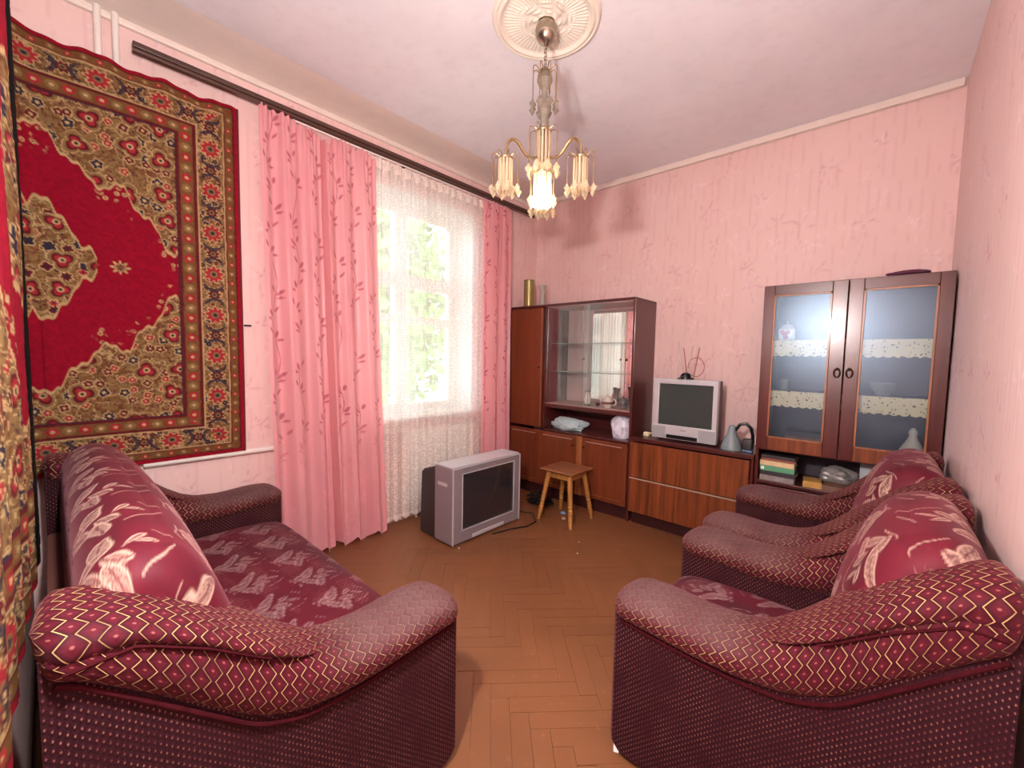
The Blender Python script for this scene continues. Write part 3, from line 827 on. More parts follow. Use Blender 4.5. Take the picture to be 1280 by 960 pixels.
def make_seat(name, W, loc, rotz, label, cat, group, k, bigback=1.0, depth=0.93, drop=0.0):
    global D_, TOPZ
    D_ = depth; old = TOPZ.copy(); TOPZ = TOPZ-drop*sst(TT, 0.5, 0.8)
    root = thing(name, loc, label, cat, group, rotz)
    for sd in (-1, 1):
        t = np.linspace(0, D_-0.005, 110)
        zt, zb = smooth_interp(t, TT, TOPZ), smooth_interp(t, TT, BOTZ)
        P, uv = roll(t, zt, zb, sd*(W/2-0.10), 0.118)
        wear = sst(P[..., 2], 0.535, 0.60)*(1-sst(t, 0.30, 0.52))[:, None]*sst(t, -0.02, 0.05)[:, None]
        arm = surf('armrest', P, HEX, root, uv, None, wear[..., None])
        # side panel below the pad
        ts = np.concatenate([np.linspace(0.02, 0.10, 8), np.linspace(0.12, D_-0.012, 46)])
        zc = (smooth_interp(ts, TT, TOPZ)+smooth_interp(ts, TT, BOTZ))/2
        bm = B(); xo, xi = sd*(W/2-0.012), sd*(W/2-0.195)
        uvl = bm.loops.layers.uv.new('UVMap')
        R = []
        for tt, zz in zip(ts, zc):
            fr = 0.012*(tt < 0.021); zl = 0.018+0.05*max(0.0, 1-(tt-0.02)/0.06)**2
            R.append([bm.verts.new((xo-sd*fr, D_/2-tt, zl)), bm.verts.new((xo-sd*fr, D_/2-tt, zz)), bm.verts.new((xi+sd*fr, D_/2-tt, zz)), bm.verts.new((xi+sd*fr, D_/2-tt, zl))])
        for a, c in zip(R, R[1:]):
            for q in range(4): bm.faces.new((a[q], a[(q+1) % 4], c[(q+1) % 4], c[q]))
        bm.faces.new(R[0]); bm.faces.new(R[-1][::-1])
        bmesh.ops.recalc_face_normals(bm, faces=bm.faces)
        for f_ in bm.faces:
            n_ = f_.normal
            for l in f_.loops:
                c_ = l.vert.co
                l[uvl].uv = (c_.y, c_.z) if abs(n_.x) > 0.5 else ((c_.x, c_.z) if abs(n_.y) > 0.5 else (c_.x, c_.y))
        part('side_panel', bm, TICK, root, local=True)
        # rolled seam under the pad and the overlapping wing
        bm = B(); pp = []
        for tt in np.linspace(0.05, D_-0.03, 60):
            pp.append((sd*(W/2-0.006), D_/2-tt, float(smooth_interp(np.array([tt]), TT, BOTZ)[0])+0.006))
        tube(bm, pp, 0.0055, 8); part('piping', bm, PIPING, root, True, local=True)
        t2 = np.linspace(0.44, D_-0.002, 70)
        z2t = smooth_interp(t2, TT, TOPZ)+0.010*sst(t2, 0.44, 0.6)
        z2b = np.interp(t2, [.44, .53, .62, .72, .83, .93], [.60, .645, .70, .775, .84, .835])
        z2b = np.minimum(z2b, z2t-0.02)
        P, uv = roll(t2, z2t, z2b, sd*(W/2-0.10), 0.1225, 64, 0.22, 0.04)
        wing = surf('wing_pad', P, HEX, root, uv, None, np.zeros(P.shape[:2]+(1,)))
        bm = B(); pp = [(sd*(W/2-0.10+0.117), D_/2-tt, zz+0.012) for tt, zz in zip(t2[22:-5:3], z2b[22:-5:3])]
        tube(bm, pp, 0.0035, 6); part('piping', bm, PIPING, wing, True, local=True)
    # backrest cushion
    half = W/2-0.105
    sec = np.array([(.60, .30), (.595, .45), (.60, .58), (.622, .70), (.652, .80), (.69, .885), (.735, .945), (.79, .975), (.845, .965), (.89, .925), (.912, .85), (.915, .60), (.915, .30)])
    tt_ = np.linspace(0, 1, 180); sl = np.linspace(0, 1, len(sec))
    f1 = lambda c_: np.convolve(np.pad(np.interp(tt_, sl, sec[:, c_]), 9, mode='edge'), np.ones(19)/19, 'valid')
    sy, sz = f1(0), f1(1)
    nx = int(2*half/0.0055)
    xs = np.linspace(-half, half, nx)
    en = np.clip((half-np.abs(xs))/0.10, 0, 1); en = np.sqrt(np.clip(1-(1-en)**2, 0, 1))[:, None]
    arch = (1-(xs/half)**2)[:, None]
    cyc, czc = 0.80, 0.60
    Yt = cyc+(sy[None, :]-cyc)*(0.62+0.38*en)-0.020*arch*(sy[None, :] < 0.75)
    Zt = czc+(sz[None, :]-czc)*(0.80+0.20*en)+0.018*arch*(sz[None, :] > 0.6)
    P = np.stack(np.broadcast_arrays(xs[:, None]+0*Yt, D_/2-Yt, Zt), -1)
    P[..., 1] = np.maximum(P[..., 1], -D_/2+0.004)
    ar = np.concatenate([[0], np.cumsum(np.hypot(np.diff(sy), np.diff(sz)))])
    U = xs[:, None]+0*Yt; V = ar[None, :]+0*Yt
    mk = motif(U+0.03*k, V+0.05, 0.245, 0.235, k, 1.16*bigback)
    c = np.broadcast_to(np.array(lin(92, 14, 32)[:3]), mk.shape+(3,)).copy()
    c = mixc(c, lin(66, 12, 26), 0.6*sst(fbm(U*9, V*9, k), .35, .7))
    c = mixc(c, lin(190, 162, 144), 0.78*mk)
    cap = lambda q: np.broadcast_to(q.mean(axis=0), q.shape)[None]
    P = np.concatenate([cap(P[0]), P, cap(P[-1])]); dbl = lambda q: np.concatenate([q[:1], q, q[-1:]])
    U, V, c, mk = dbl(U), dbl(V), dbl(c), dbl(mk)
    surf('backrest', P, FLOR, root, np.stack([U, V], -1), c, mk[..., None])
    bm = B(); box(bm, -(W/2-0.19), W/2-0.19, -D_/2+0.012, -D_/2+0.10, 0.045, 0.60, 0.01); part('back_panel', bm, TICK, root, local=True)
    # seat cushion
    half = W/2-0.165
    sec = np.array([(.60, .27), (.30, .27), (.06, .27), (.02, .30), (.005, .345), (.015, .385), (.05, .412), (.12, .425), (.25, .432), (.45, .428), (.64, .415)])
    dseg = np.concatenate([[0], np.cumsum(np.hypot(*np.diff(sec, axis=0).T))]); ar = np.linspace(0, dseg[-1], 150)
    g = lambda c_: np.convolve(np.pad(np.interp(ar, dseg, sec[:, c_]), 3, mode='edge'), np.ones(7)/7, 'valid')
    sy, sz = g(0), g(1)
    nx = int(2*half/0.0065); xs = np.linspace(-half, half, nx)
    arch = (1-(xs/half)**8)[:, None]
    Z = sz[None, :]+(arch-1)*0.02*(sz[None, :] > 0.35)
    U = xs[:, None]+0*Z; V = ar[None, :]+0*Z
    Z = Z+0.006*(fbm(U*5, V*5, k)-0.5)*(sz[None, :] > 0.38)
    P = np.stack(np.broadcast_arrays(U, D_/2-sy[None, :]+0*Z, Z), -1)
    mk = motif(U, V+0.05, 0.235, 0.20, k+1, 1.05)*(V > 0.62)
    c = np.broadcast_to(np.array(lin(84, 14, 32)[:3]), mk.shape+(3,)).copy()
    c = mixc(c, lin(60, 26, 34), 0.75*sst(fbm(U*3.0, V*3.0, k+4), .4, .7))
    hx = (np.sin(U*330)*np.sin(V*330) > 0.55)*(sst(fbm(U*6, V*6, k+8), .5, .56))
    c = mixc(c, lin(150, 96, 96), 0.35*hx)
    c = mixc(c, lin(150, 122, 122), 0.75*mk)
    seat = surf('seat', P, FLOR, root, np.stack([U, V], -1), c, mk[..., None])
    bm = B(); box(bm, -half+0.01, half-0.01, D_/2-0.60, D_/2-0.035, 0.05, 0.27, 0.012); part('front_rail', bm, TICK, root, local=True)
    FT = plain('dark_foot', lin(40, 26, 20), 0.5)
    for sx in (-1, 1):
        for y_ in (D_/2-0.09, -D_/2+0.09):
            bm = B(); lathe(bm, [(0.024, 0.0), (0.03, 0.030)], (sx*(W/2-0.10), y_, 0), 10); part('foot', bm, FT, root, True, local=True)
    TOPZ = old
    return root, seat
sofa, sseat = make_seat('sofa', 1.81, (1.058, -3.262, 0), 0.0, 'long burgundy sofa with embroidered seat against the wall rug', 'sofa', None, 1, 1.0, 0.965, 0.035)
b = B(); box(b, 0.52, 0.57, 0.135, 0.155, 0.4315, 0.4345, 0.001); part('care_tag', b, WHITE, sofa, local=True)
make_seat('armchair', 0.86, (2.77, -1.995, 0), PI/2, 'burgundy armchair nearest the viewer with gold honeycomb weave', 'armchair', 'burgundy armchairs', 3)
make_seat('armchair', 0.86, (2.77, -1.05, 0), PI/2, 'burgundy armchair farther back, in front of the glass cabinet', 'armchair', 'burgundy armchairs', 5)

# ------------------------------------------------------------------ wall units
DKWOOD = wood('dark_polished_wood', lin(62, 20, 18), lin(92, 36, 30), 'z', 0.28)
DKWOODX = wood('dark_polished_wood_flat', lin(60, 24, 22), lin(88, 40, 36), 'x', 0.28)
DOORW = wood('red_brown_veneer', lin(92, 42, 24), lin(124, 62, 34), 'z', 0.3)
STRIPE = wood('striped_veneer', lin(70, 28, 16), lin(142, 76, 40), 'z', 0.3, 1.6)
GILT = wood('light_brown_bead', lin(120, 70, 38), lin(166, 106, 60), 'z', 0.35)
CHROME = plain('pale_metal_strip', lin(214, 200, 184), 0.3, 0.05, 10, metal=0.6)
BRASS = plain('dark_brass', lin(82, 56, 38), 0.35, 0.2, 30, metal=0.8)
BOARD = plain('pinkish_back_board', lin(190, 158, 156), 0.5, 0.08, 8)
INNER = plain('dark_cabinet_lining', lin(54, 50, 58), 0.6, 0.1, 8)
KICK = plain('dark_plinth', lin(52, 20, 22), 0.4, 0.1)
x = NT('mirror'); x.base((0.95, 0.96, 0.95, 1)); x.p(rough=0.02, metal=1.0); MIRROR = x.m
SHELFG = glass_mat('clear_glass', (0.985, 0.995, 0.988, 1), 0.0)
SHELFE = plain('glass_edge', lin(120, 140, 130), 0.2)
YF_ = -0.42
def bx(name, r, mat, parent, bev=0.003):
    b = B(); box(b, *r, bev); return part(name, b, mat, parent)

u1 = thing('wall_unit', (0.71, -0.21, 0.0), 'dark wall unit with mirrored display case and cupboard doors by the curtain', 'wall unit')
bx('side_panel', (1.388, 1.41, -0.42, -0.004, 0.0, 1.895), DKWOOD, u1)
bx('side_panel', (0.012, 0.032, -0.42, -0.004, 0.0, 1.895), DKWOOD, u1)
bx('divider_panel', (0.455, 0.475, -0.418, -0.02, 0.69, 1.895), DKWOOD, u1)
bx('top_panel', (0.012, 1.41, -0.42, -0.004, 1.895, 1.918), DKWOODX, u1)
bx('shelf_board', (0.475, 1.388, -0.412, -0.02, 0.905, 0.945), DKWOODX, u1)
bx('display_shelf', (0.476, 1.387, -0.408, -0.021, 0.9452, 0.949), BOARD, u1, 0)
bx('counter_board', (0.475, 1.388, -0.42, -0.02, 0.672, 0.692), DKWOODX, u1)
bx('back_panel', (0.032, 1.388, -0.018, -0.004, 0.10, 1.895), BOARD, u1, 0)
bx('niche_back', (0.476, 1.387, -0.024, -0.0185, 0.693, 0.904), DKWOODX, u1, 0)
bx('mirror', (0.775, 1.386, -0.030, -0.0185, 0.952, 1.87), MIRROR, u1, 0)
bx('inner_top', (0.476, 1.387, -0.40, -0.021, 1.888, 1.894), BOARD, u1, 0)
bx('plinth', (0.03, 1.39, -0.395, -0.02, 0.0, 0.118), KICK, u1)
td = bx('tall_door', (0.036, 0.452, -0.437, -0.42, 0.70, 1.888), DOORW, u1)
bx('edge_strip', (0.436, 0.442, -0.4395, -0.4365, 0.71, 1.88), GILT, td, 0)
b = B(); lathe(b, [(0.006, 0), (0.006, 0.01), (0.011, 0.016), (0.009, 0.022)], n=10); bmesh.ops.rotate(b, verts=b.verts, matrix=Matrix.Rotation(PI/2, 3, 'X')); bmesh.ops.translate(b, verts=b.verts, vec=Vector((0.42, -0.437, 1.30))); part('knob', b, BRASS, td, True)
for (x0, x1, kx) in ((0.036, 0.436, 0.41), (0.44, 0.875, 0.845), (0.938, 1.386, 0.962)):
    d_ = bx('lower_door', (x0, x1, -0.436, -0.42, 0.122, 0.668), DOORW, u1)
    bx('inset_panel', (x0+0.045, x1-0.045, -0.440, -0.4355, 0.165, 0.63), DOORW, d_, 0.003)
    bx('metal_strip', (x0+0.045, x1-0.045, -0.443, -0.4395, 0.632, 0.638), CHROME, d_, 0)
    bx('metal_strip', (x0+0.045, x1-0.045, -0.443, -0.4395, 0.158, 0.163), GILT, d_, 0)
    b = B(); lathe(b, [(0.005, 0), (0.005, 0.01), (0.011, 0.016), (0.009, 0.022)], n=10); bmesh.ops.rotate(b, verts=b.verts, matrix=Matrix.Rotation(PI/2, 3, 'X')); bmesh.ops.translate(b, verts=b.verts, vec=Vector((kx, -0.436, 0.58))); part('knob', b, BRASS, d_, True)
bx('door_post', (0.877, 0.936, -0.438, -0.42, 0.118, 0.672), GILT, u1)
for z_ in (1.26, 1.535):
    gs = bx('glass_shelf', (0.478, 1.385, -0.33, -0.034, z_, z_+0.006), SHELFG, u1, 0)
    bx('shelf_edge', (0.478, 1.385, -0.3325, -0.3305, z_, z_+0.006), SHELFE, gs, 0)
for (x0, x1, y_) in ((0.478, 0.955, -0.392), (0.905, 1.386, -0.402)):
    gd = bx('sliding_glass_door', (x0, x1, y_, y_+0.004, 0.952, 1.885), SHELFG, u1, 0)
    xe = x1 if x0 < 0.6 else x0
    bx('glass_edge', (xe-0.003, xe+0.003, y_-0.002, y_-0.0002, 0.952, 1.885), SHELFE, gd, 0)
    b = B(); lathe(b, [(0.012, 0), (0.010, 0.006), (0.004, 0.008)], n=12); bmesh.ops.rotate(b, verts=b.verts, matrix=Matrix.Rotation(PI/2, 3, 'X')); bmesh.ops.translate(b, verts=b.verts, vec=Vector((0.90 if x0 < 0.6 else 1.335, y_-0.002, 1.39))); part('finger_pull', b, BRASS, gd, True)

u2 = thing('tv_cabinet', (1.87, -0.21, 0.0), 'low striped veneer cabinet with two drop fronts under the smaller television', 'cabinet')
bx('top_board', (1.414, 2.335, -0.43, -0.004, 0.71, 0.742), DKWOODX, u2)
bx('side_panel', (1.414, 1.43, -0.42, -0.004, 0.10, 0.71), DKWOOD, u2); bx('side_panel', (2.315, 2.335, -0.42, -0.004, 0.0, 0.71), DKWOOD, u2)
bx('plinth', (1.43, 2.315, -0.395, -0.02, 0.0, 0.10), KICK, u2)
bx('back_panel', (1.43, 2.315, -0.02, -0.004, 0.10, 0.71), INNER, u2, 0)
up_ = bx('drop_front', (1.418, 2.312, -0.438, -0.42, 0.405, 0.70), STRIPE, u2)
lo_ = bx('drop_front', (1.418, 2.312, -0.438, -0.42, 0.105, 0.390), STRIPE, u2)
bx('metal_strip', (1.418, 2.312, -0.440, -0.430, 0.391, 0.3995), CHROME, u2, 0)

u3 = thing('glass_cabinet', (2.79, -0.21, 0.0), 'dark cabinet with two glazed doors and lace edged shelves in corner', 'cabinet')
bx('side_panel', (2.342, 2.362, -0.42, -0.004, 0.0, 1.895), DKWOOD, u3); bx('side_panel', (3.222, 3.240, -0.42, -0.004, 0.0, 1.895), DKWOOD, u3)
bx('top_panel', (2.342, 3.240, -0.42, -0.004, 1.895, 1.91), DKWOODX, u3)
bx('back_panel', (2.362, 3.222, -0.018, -0.004, 0.05, 1.895), INNER, u3, 0)
bx('shelf_board', (2.362, 3.222, -0.415, -0.018, 0.79, 0.812), DKWOODX, u3)
bx('niche_floor', (2.362, 3.222, -0.42, -0.018, 0.555, 0.58), DKWOODX, u3)
for xx in ((2.364, 2.788), (2.794, 3.220)):
    ld = bx('lower_door', (xx[0], xx[1], -0.437, -0.42, 0.08, 0.55), DKWOOD, u3)
bx('plinth', (2.362, 3.222, -0.40, -0.02, 0.0, 0.075), KICK, u3)
LACET = NT('cream_lace_trim')
uu_, vv_ = LACET.uv()
vo = LACET.n('ShaderNodeTexVoronoi'); vo.feature = 'DISTANCE_TO_EDGE'; vo.inputs['Scale'].default_value = 52
cb = LACET.n('ShaderNodeCombineXYZ'); LACET.link(uu_, cb.inputs[0]); LACET.link(vv_, cb.inputs[1]); LACET.link(cb.outputs[0], vo.inputs['Vector'])
hole = LACET.ramp(vo.outputs['Distance'], 0.20, 0.30)
vo2 = LACET.n('ShaderNodeTexVoronoi'); vo2.inputs['Scale'].default_value = 17; vo2.inputs['Randomness'].default_value = 0.2; LACET.link(cb.outputs[0], vo2.inputs['Vector'])
sol = LACET.ramp(vo2.outputs['Distance'], 0.30, 0.42)
LACET.base(LACET.mix(LACET.math('MULTIPLY', hole, sol), lin(240, 220, 164), lin(96, 74, 58))); LACET.p(rough=0.8)
LACET = LACET.m
for zs in (1.20, 1.545):
    sh = bx('shelf', (2.362, 3.222, -0.345, -0.018, zs-0.018, zs), INNER, u3, 0)
    n_ = 240; s_ = np.linspace(2.364, 3.220, n_)[:, None]; t_ = np.linspace(0, 1, 10)[None, :]
    zb_ = zs-0.098-0.010*np.abs(np.sin(s_*PI/0.045))
    Z = zs+0.002-(zs+0.002-zb_)*t_; Y = -0.352-0.003*np.sin(s_*40)*t_
    Pq = np.stack(np.broadcast_arrays(s_+0*t_, Y, Z), -1)
    surf('lace_edging', Pq, LACET, sh, np.stack(np.broadcast_arrays(s_+0*t_, Z), -1), world_shift=tuple(origin(u3)))
    cl_ = Pq
DGLASS = glass_mat('cabinet_door_glass', (0.86, 0.90, 0.93, 1), 0.02, 0.30, (0.62, 0.80, 1.0, 1))  # blue tints put the hazy bluish reflection into the glass colour
for (x0, x1, kx) in ((2.344, 2.790, 2.762), (2.794, 3.240, 2.822)):
    z0, z1 = 0.80, 1.908
    gx0, gx1 = (x0+0.062, x1-0.075) if x0 < 2.5 else (x0+0.070, x1-0.060)
    gz0, gz1 = 0.885, 1.842
    d_ = bx('glazed_door', (x0, gx0, -0.440, -0.42, z0, z1), DKWOOD, u3)
    bx('door_stile', (gx1, x1, -0.440, -0.42, z0, z1), DKWOOD, d_); bx('door_rail', (gx0, gx1, -0.440, -0.42, gz1, z1), DKWOODX, d_); bx('door_rail', (gx0, gx1, -0.440, -0.42, z0, gz0), STRIPE, d_)
    bx('bead', (gx0, gx0+0.010, -0.4445, -0.4405, gz0, gz1), GILT, d_, 0); bx('bead', (gx1-0.010, gx1, -0.4445, -0.4405, gz0, gz1), GILT, d_, 0)
    bx('bead', (gx0, gx1, -0.4445, -0.4405, gz1-0.010, gz1), GILT, d_, 0); bx('bead', (gx0, gx1, -0.4445, -0.4405, gz0, gz0+0.010), GILT, d_, 0)
    bx('pane', (gx0, gx1, -0.432, -0.428, gz0, gz1), DGLASS, d_, 0)
    b = B(); lathe(b, [(0.010, 0), (0.010, 0.004), (0.004, 0.010)], n=12); bmesh.ops.rotate(b, verts=b.verts, matrix=Matrix.Rotation(PI/2, 3, 'X')); bmesh.ops.translate(b, verts=b.verts, vec=Vector((kx, -0.440, 1.362)))
    part('handle_rose', b, BRASS, d_, True)
    b = B(); tube(b, [(kx+0.015*math.cos(a_), -0.450-0.002*math.sin(a_), 1.338+0.026*math.sin(a_)) for a_ in np.linspace(0, 2*PI, 25)], 0.0045, 8, False); part('ring_handle', b, BRASS, d_, True)

# ------------------------------------------------------------------ televisions
SILVER = plain('silver_plastic', lin(206, 206, 210), 0.32, 0.04, 10, metal=0.35)
SILVERP = plain('warm_silver_plastic', lin(150, 140, 146), 0.35, 0.06, 10, metal=0.3)
GRILLE = plain('speaker_grille', lin(160, 160, 164), 0.5, 0.2, 400)
TVDARK = plain('charcoal_plastic', lin(52, 48, 48), 0.45, 0.1, 30)
TVBROWN = plain('brown_black_plastic', lin(60, 42, 40), 0.4, 0.1, 30)
BLACK = plain('black_plastic', lin(16, 16, 18), 0.3, 0.1, 30)
x = NT('grey_screen_glass'); x.base(lin(62, 68, 66)); x.p(rough=0.12, spec=0.6, coat=0.4); SCREEN = x.m
x = NT('dark_screen_glass'); x.base(lin(38, 37, 42)); x.p(rough=0.10, spec=0.6, coat=0.4); SCREEN2 = x.m
def screen_surface(nm, c0, du, dv, bulge_dir, w_, h_, bul, mat, parent):
    n_ = 24; a = np.linspace(-1, 1, n_)
    A, Bq = np.meshgrid(a, a, indexing='ij')
    P = np.array(c0)+A[..., None]*np.array(du)*w_/2+Bq[..., None]*np.array(dv)*h_/2+(bul*(1-0.5*A**2-0.5*Bq**2))[..., None]*np.array(bulge_dir)
    return surf(nm, P, mat, parent, world_shift=tuple(origin(parent)))
tv = thing('television', (1.80, -0.22, 0.742), 'smaller silver tube television standing on the striped cabinet', 'television', 'televisions')
x0, x1, z0, z1, yf = 1.560, 2.060, 0.757, 1.245, -0.345
bx('bezel', (x0, x0+0.048, yf, yf+0.05, z0+0.10, z1), SILVER, tv, 0.006); 
bz = bx('bezel', (x1-0.036, x1, yf, yf+0.05, z0+0.10, z1), SILVER, tv, 0.006)
bx('bezel', (x0+0.04, x1-0.03, yf, yf+0.05, z1-0.042, z1), SILVER, tv, 0.006)
lowp = bx('front_panel', (x0, x1, yf-0.004, yf+0.05, z0, z0+0.112), SILVER, tv, 0.006)
bx('speaker_grille', (x0+0.006, x0+0.115, yf-0.007, yf-0.003, z0+0.008, z0+0.100), GRILLE, lowp, 0.002)
bx('speaker_grille', (x1-0.125, x1-0.006, yf-0.007, yf-0.003, z0+0.008, z0+0.100), GRILLE, lowp, 0.002)
bx('control_flap', (x0+0.122, x1-0.135, yf-0.006, yf-0.002, z0+0.006, z0+0.036), BLACK, lowp, 0.001)
bx('badge', (1.79, 1.835, yf-0.006, yf-0.003, z0+0.075, z0+0.083), GRILLE, lowp, 0)
screen_surface('screen', ((x0+x1)/2+0.006, yf+0.018, (z0+z1)/2+0.034), (1, 0, 0), (0, 0, 1), (0, -1, 0), x1-x0-0.078, 0.345, 0.012, SCREEN, tv)
bx('front_shell', (x0+0.004, x1-0.004, yf+0.05, yf+0.13, z0+0.002, z1-0.004), TVBROWN, tv, 0.006)
bx('rear_housing', (x0+0.05, x1-0.045, yf+0.13, -0.035, z0+0.02, z1-0.06), TVBROWN, tv, 0.02)
for xx in (x0+0.05, x1-0.08): bx('foot', (xx, xx+0.03, yf+0.03, yf+0.12, 0.7425, z0+0.003), BLACK, tv, 0)
ant = thing('antenna', (1.79, -0.27, 1.243), 'black indoor antenna with wire rods on top of the smaller television', 'antenna')
b = B(); lathe(b, [(0.062, 0.0), (0.06, 0.012), (0.042, 0.014), (0.040, 0.03), (0.030, 0.048), (0.012, 0.056)], (1.79, -0.27, 1.2435), 20); part('base', b, BLACK, ant, True)
WIRE = plain('pale_wire', lin(206, 190, 184), 0.3, 0.05, 20, metal=0.7); WIRER = plain('copper_wire', lin(170, 92, 82), 0.4, 0.05, 20, metal=0.5)
for (p0, p1, mt) in (((1.775, 1.285), (1.715, 1.545), WIRE), ((1.795, 1.29), (1.76, 1.50), WIRER), ((1.805, 1.29), (1.835, 1.52), WIRE), ((1.85, 1.26), (1.885, 1.50), WIRER), ((1.77, 1.30), (1.725, 1.40), WIRE)):
    b = B(); tube(b, [(p0[0], -0.27, p0[1]), (p1[0], -0.26, p1[1])], 0.0028, 6); part('rod', b, mt, ant, True)
b = B(); tube(b, [(1.865+0.062*math.cos(a_), -0.265, 1.345+0.075*math.sin(a_)) for a_ in np.linspace(-2.2, 3.3, 36)], 0.0028, 6); part('wire_loop', b, WIRER, ant, True)

bt = thing('television', (0.52, -1.42, 0.0), 'big silver tube television standing on the floor before the radiator', 'television', 'televisions')
X1, Y0, Y1, Z1 = 0.72, -1.795, -1.055, 0.585
bx('bezel', (X1-0.21, X1, Y0, Y0+0.095, 0.012, Z1), SILVERP, bt, 0.010); bx('bezel', (X1-0.21, X1, Y1-0.075, Y1, 0.012, Z1), SILVERP, bt, 0.010)
bx('bezel', (X1-0.21, X1, Y0+0.085, Y1-0.07, Z1-0.055, Z1), SILVERP, bt, 0.010); lp = bx('bezel', (X1-0.21, X1, Y0+0.085, Y1-0.07, 0.012, 0.105), SILVERP, bt, 0.010)
bx('control_flap', (X1-0.002, X1+0.004, -1.60, -1.25, 0.022, 0.05), SILVER, lp, 0.002)
bx('top_sheen', (X1-0.205, X1-0.006, Y0+0.006, Y1-0.006, Z1-0.002, Z1+0.006), SILVER, bt, 0.003)  # paler sheet on top, the white reflection put into its colour
for (ya, yb, za, zb) in ((Y0+0.092, Y0+0.098, 0.10, Z1-0.05), (Y1-0.078, Y1-0.072, 0.10, Z1-0.05), (Y0+0.092, Y1-0.072, Z1-0.058, Z1-0.052), (Y0+0.092, Y1-0.072, 0.102, 0.108)):
    bx('screen_trim', (X1-0.006, X1+0.003, ya, yb, za, zb), SILVER, bt, 0)
bx('edge_trim', (X1-0.004, X1+0.005, Y0+0.001, Y0+0.009, 0.014, Z1-0.004), SILVER, bt, 0)
bx('edge_trim', (X1-0.004, X1+0.005, Y1-0.009, Y1-0.001, 0.014, Z1-0.004), SILVER, bt, 0)
screen_surface('screen', (X1-0.012, (Y0+Y1)/2+0.010, (0.105+Z1-0.055)/2), (0, 1, 0), (0, 0, 1), (1, 0, 0), Y1-Y0-0.165, Z1-0.055-0.10, 0.008, SCREEN2, bt)
bx('edge_trim', (X1-0.004, X1+0.005, Y0+0.009, Y1-0.009, Z1-0.010, Z1-0.003), SILVER, bt, 0)
bx('side_handle', (X1-0.17, X1-0.06, Y0-0.003, Y0+0.004, 0.44, 0.465), SILVER, bt, 0.002)
bm = B()
ra = [(X1-0.205, Y0+0.012, 0.0), (X1-0.205, Y1-0.012, 0.0), (X1-0.205, Y1-0.02, Z1-0.02), (X1-0.205, Y0+0.02, Z1-0.02)]
rb = [(0.235, Y0+0.10, 0.03), (0.235, Y1-0.10, 0.03), (0.235, Y1-0.12, Z1-0.16), (0.235, Y0+0.12, Z1-0.16)]
rm = [(0.30, Y0+0.020, 0.0), (0.30, Y1-0.020, 0.0), (0.30, Y1-0.035, Z1-0.085), (0.30, Y0+0.035, Z1-0.085)]
RR = [[bm.verts.new(p_) for p_ in r_] for r_ in (ra, rm, rb)]
for a, c in zip(RR, RR[1:]):
    for q in range(4): bm.faces.new((a[q], a[(q+1) % 4], c[(q+1) % 4], c[q]))
bm.faces.new(RR[0]); bm.faces.new(RR[-1])
bmesh.ops.bevel(bm, geom=list(bm.edges), offset=0.012, segments=2, affect='EDGES'); part('rear_housing', bm, TVDARK, bt, True)
b = B(); tube(b, [(0.46, -1.0, 0.006), (0.55, -0.93, 0.006), (0.72, -0.86, 0.006), (0.85, -0.98, 0.006), (0.86, -1.12, 0.006), (0.80, -1.25, 0.006), (0.76, -1.42, 0.006)], 0.0055, 6)
solo('power_cable', b, BLACK, (0.75, -1.1, 0.0), 'thin black cable curling over the floor beside the big television', 'cable', None, True)

# ------------------------------------------------------------------ stool
STOOLT = wood('worn_stool_top', lin(104, 58, 30), lin(148, 92, 54), 'x', 0.45); STOOLL = wood('honey_turned_wood', lin(140, 90, 36), lin(190, 138, 70), 'z', 0.4)
st = thing('stool', (0.985, -0.745, 0.0), 'small square wooden stool with turned legs before the wall unit', 'stool')
cx_, cy_ = 0.985, -0.745
b = B(); box(b, cx_-0.165, cx_+0.165, cy_-0.165, cy_+0.165, 0.432, 0.455, 0.012, 3); part('seat', b, STOOLT, st, True)
for sx in (-1, 1):
    for sy_ in (-1, 1):
        ft = Vector((cx_+sx*0.165, cy_+sy_*0.165, 0.0)); tp = Vector((cx_+sx*0.105, cy_+sy_*0.105, 0.432))
        ts = [0, .02, .06, .20, .25, .27, .29, .33, .36, .40, .42, .45, .62, .80, 1]
        rs = [.013, .015, .015, .020, .017, .023, .017, .021, .016, .022, .017, .021, .019, .022, .020]
        b = B(); tube(b, [ft.lerp(tp, q) for q in ts], rs, 12); part('leg', b, STOOLL, st, True)
for (xa, ya, xb, yb) in ((-1, -1, 1, -1), (1, -1, 1, 1), (1, 1, -1, 1), (-1, 1, -1, -1)):
    b = B(); p0 = Vector((cx_+xa*0.105, cy_+ya*0.105, 0)); p1 = Vector((cx_+xb*0.105, cy_+yb*0.105, 0))
    box(b, min(p0.x, p1.x)-0.009, max(p0.x, p1.x)+0.009, min(p0.y, p1.y)-0.009, max(p0.y, p1.y)+0.009, 0.375, 0.431, 0.002); part('apron', b, STOOLL, st)

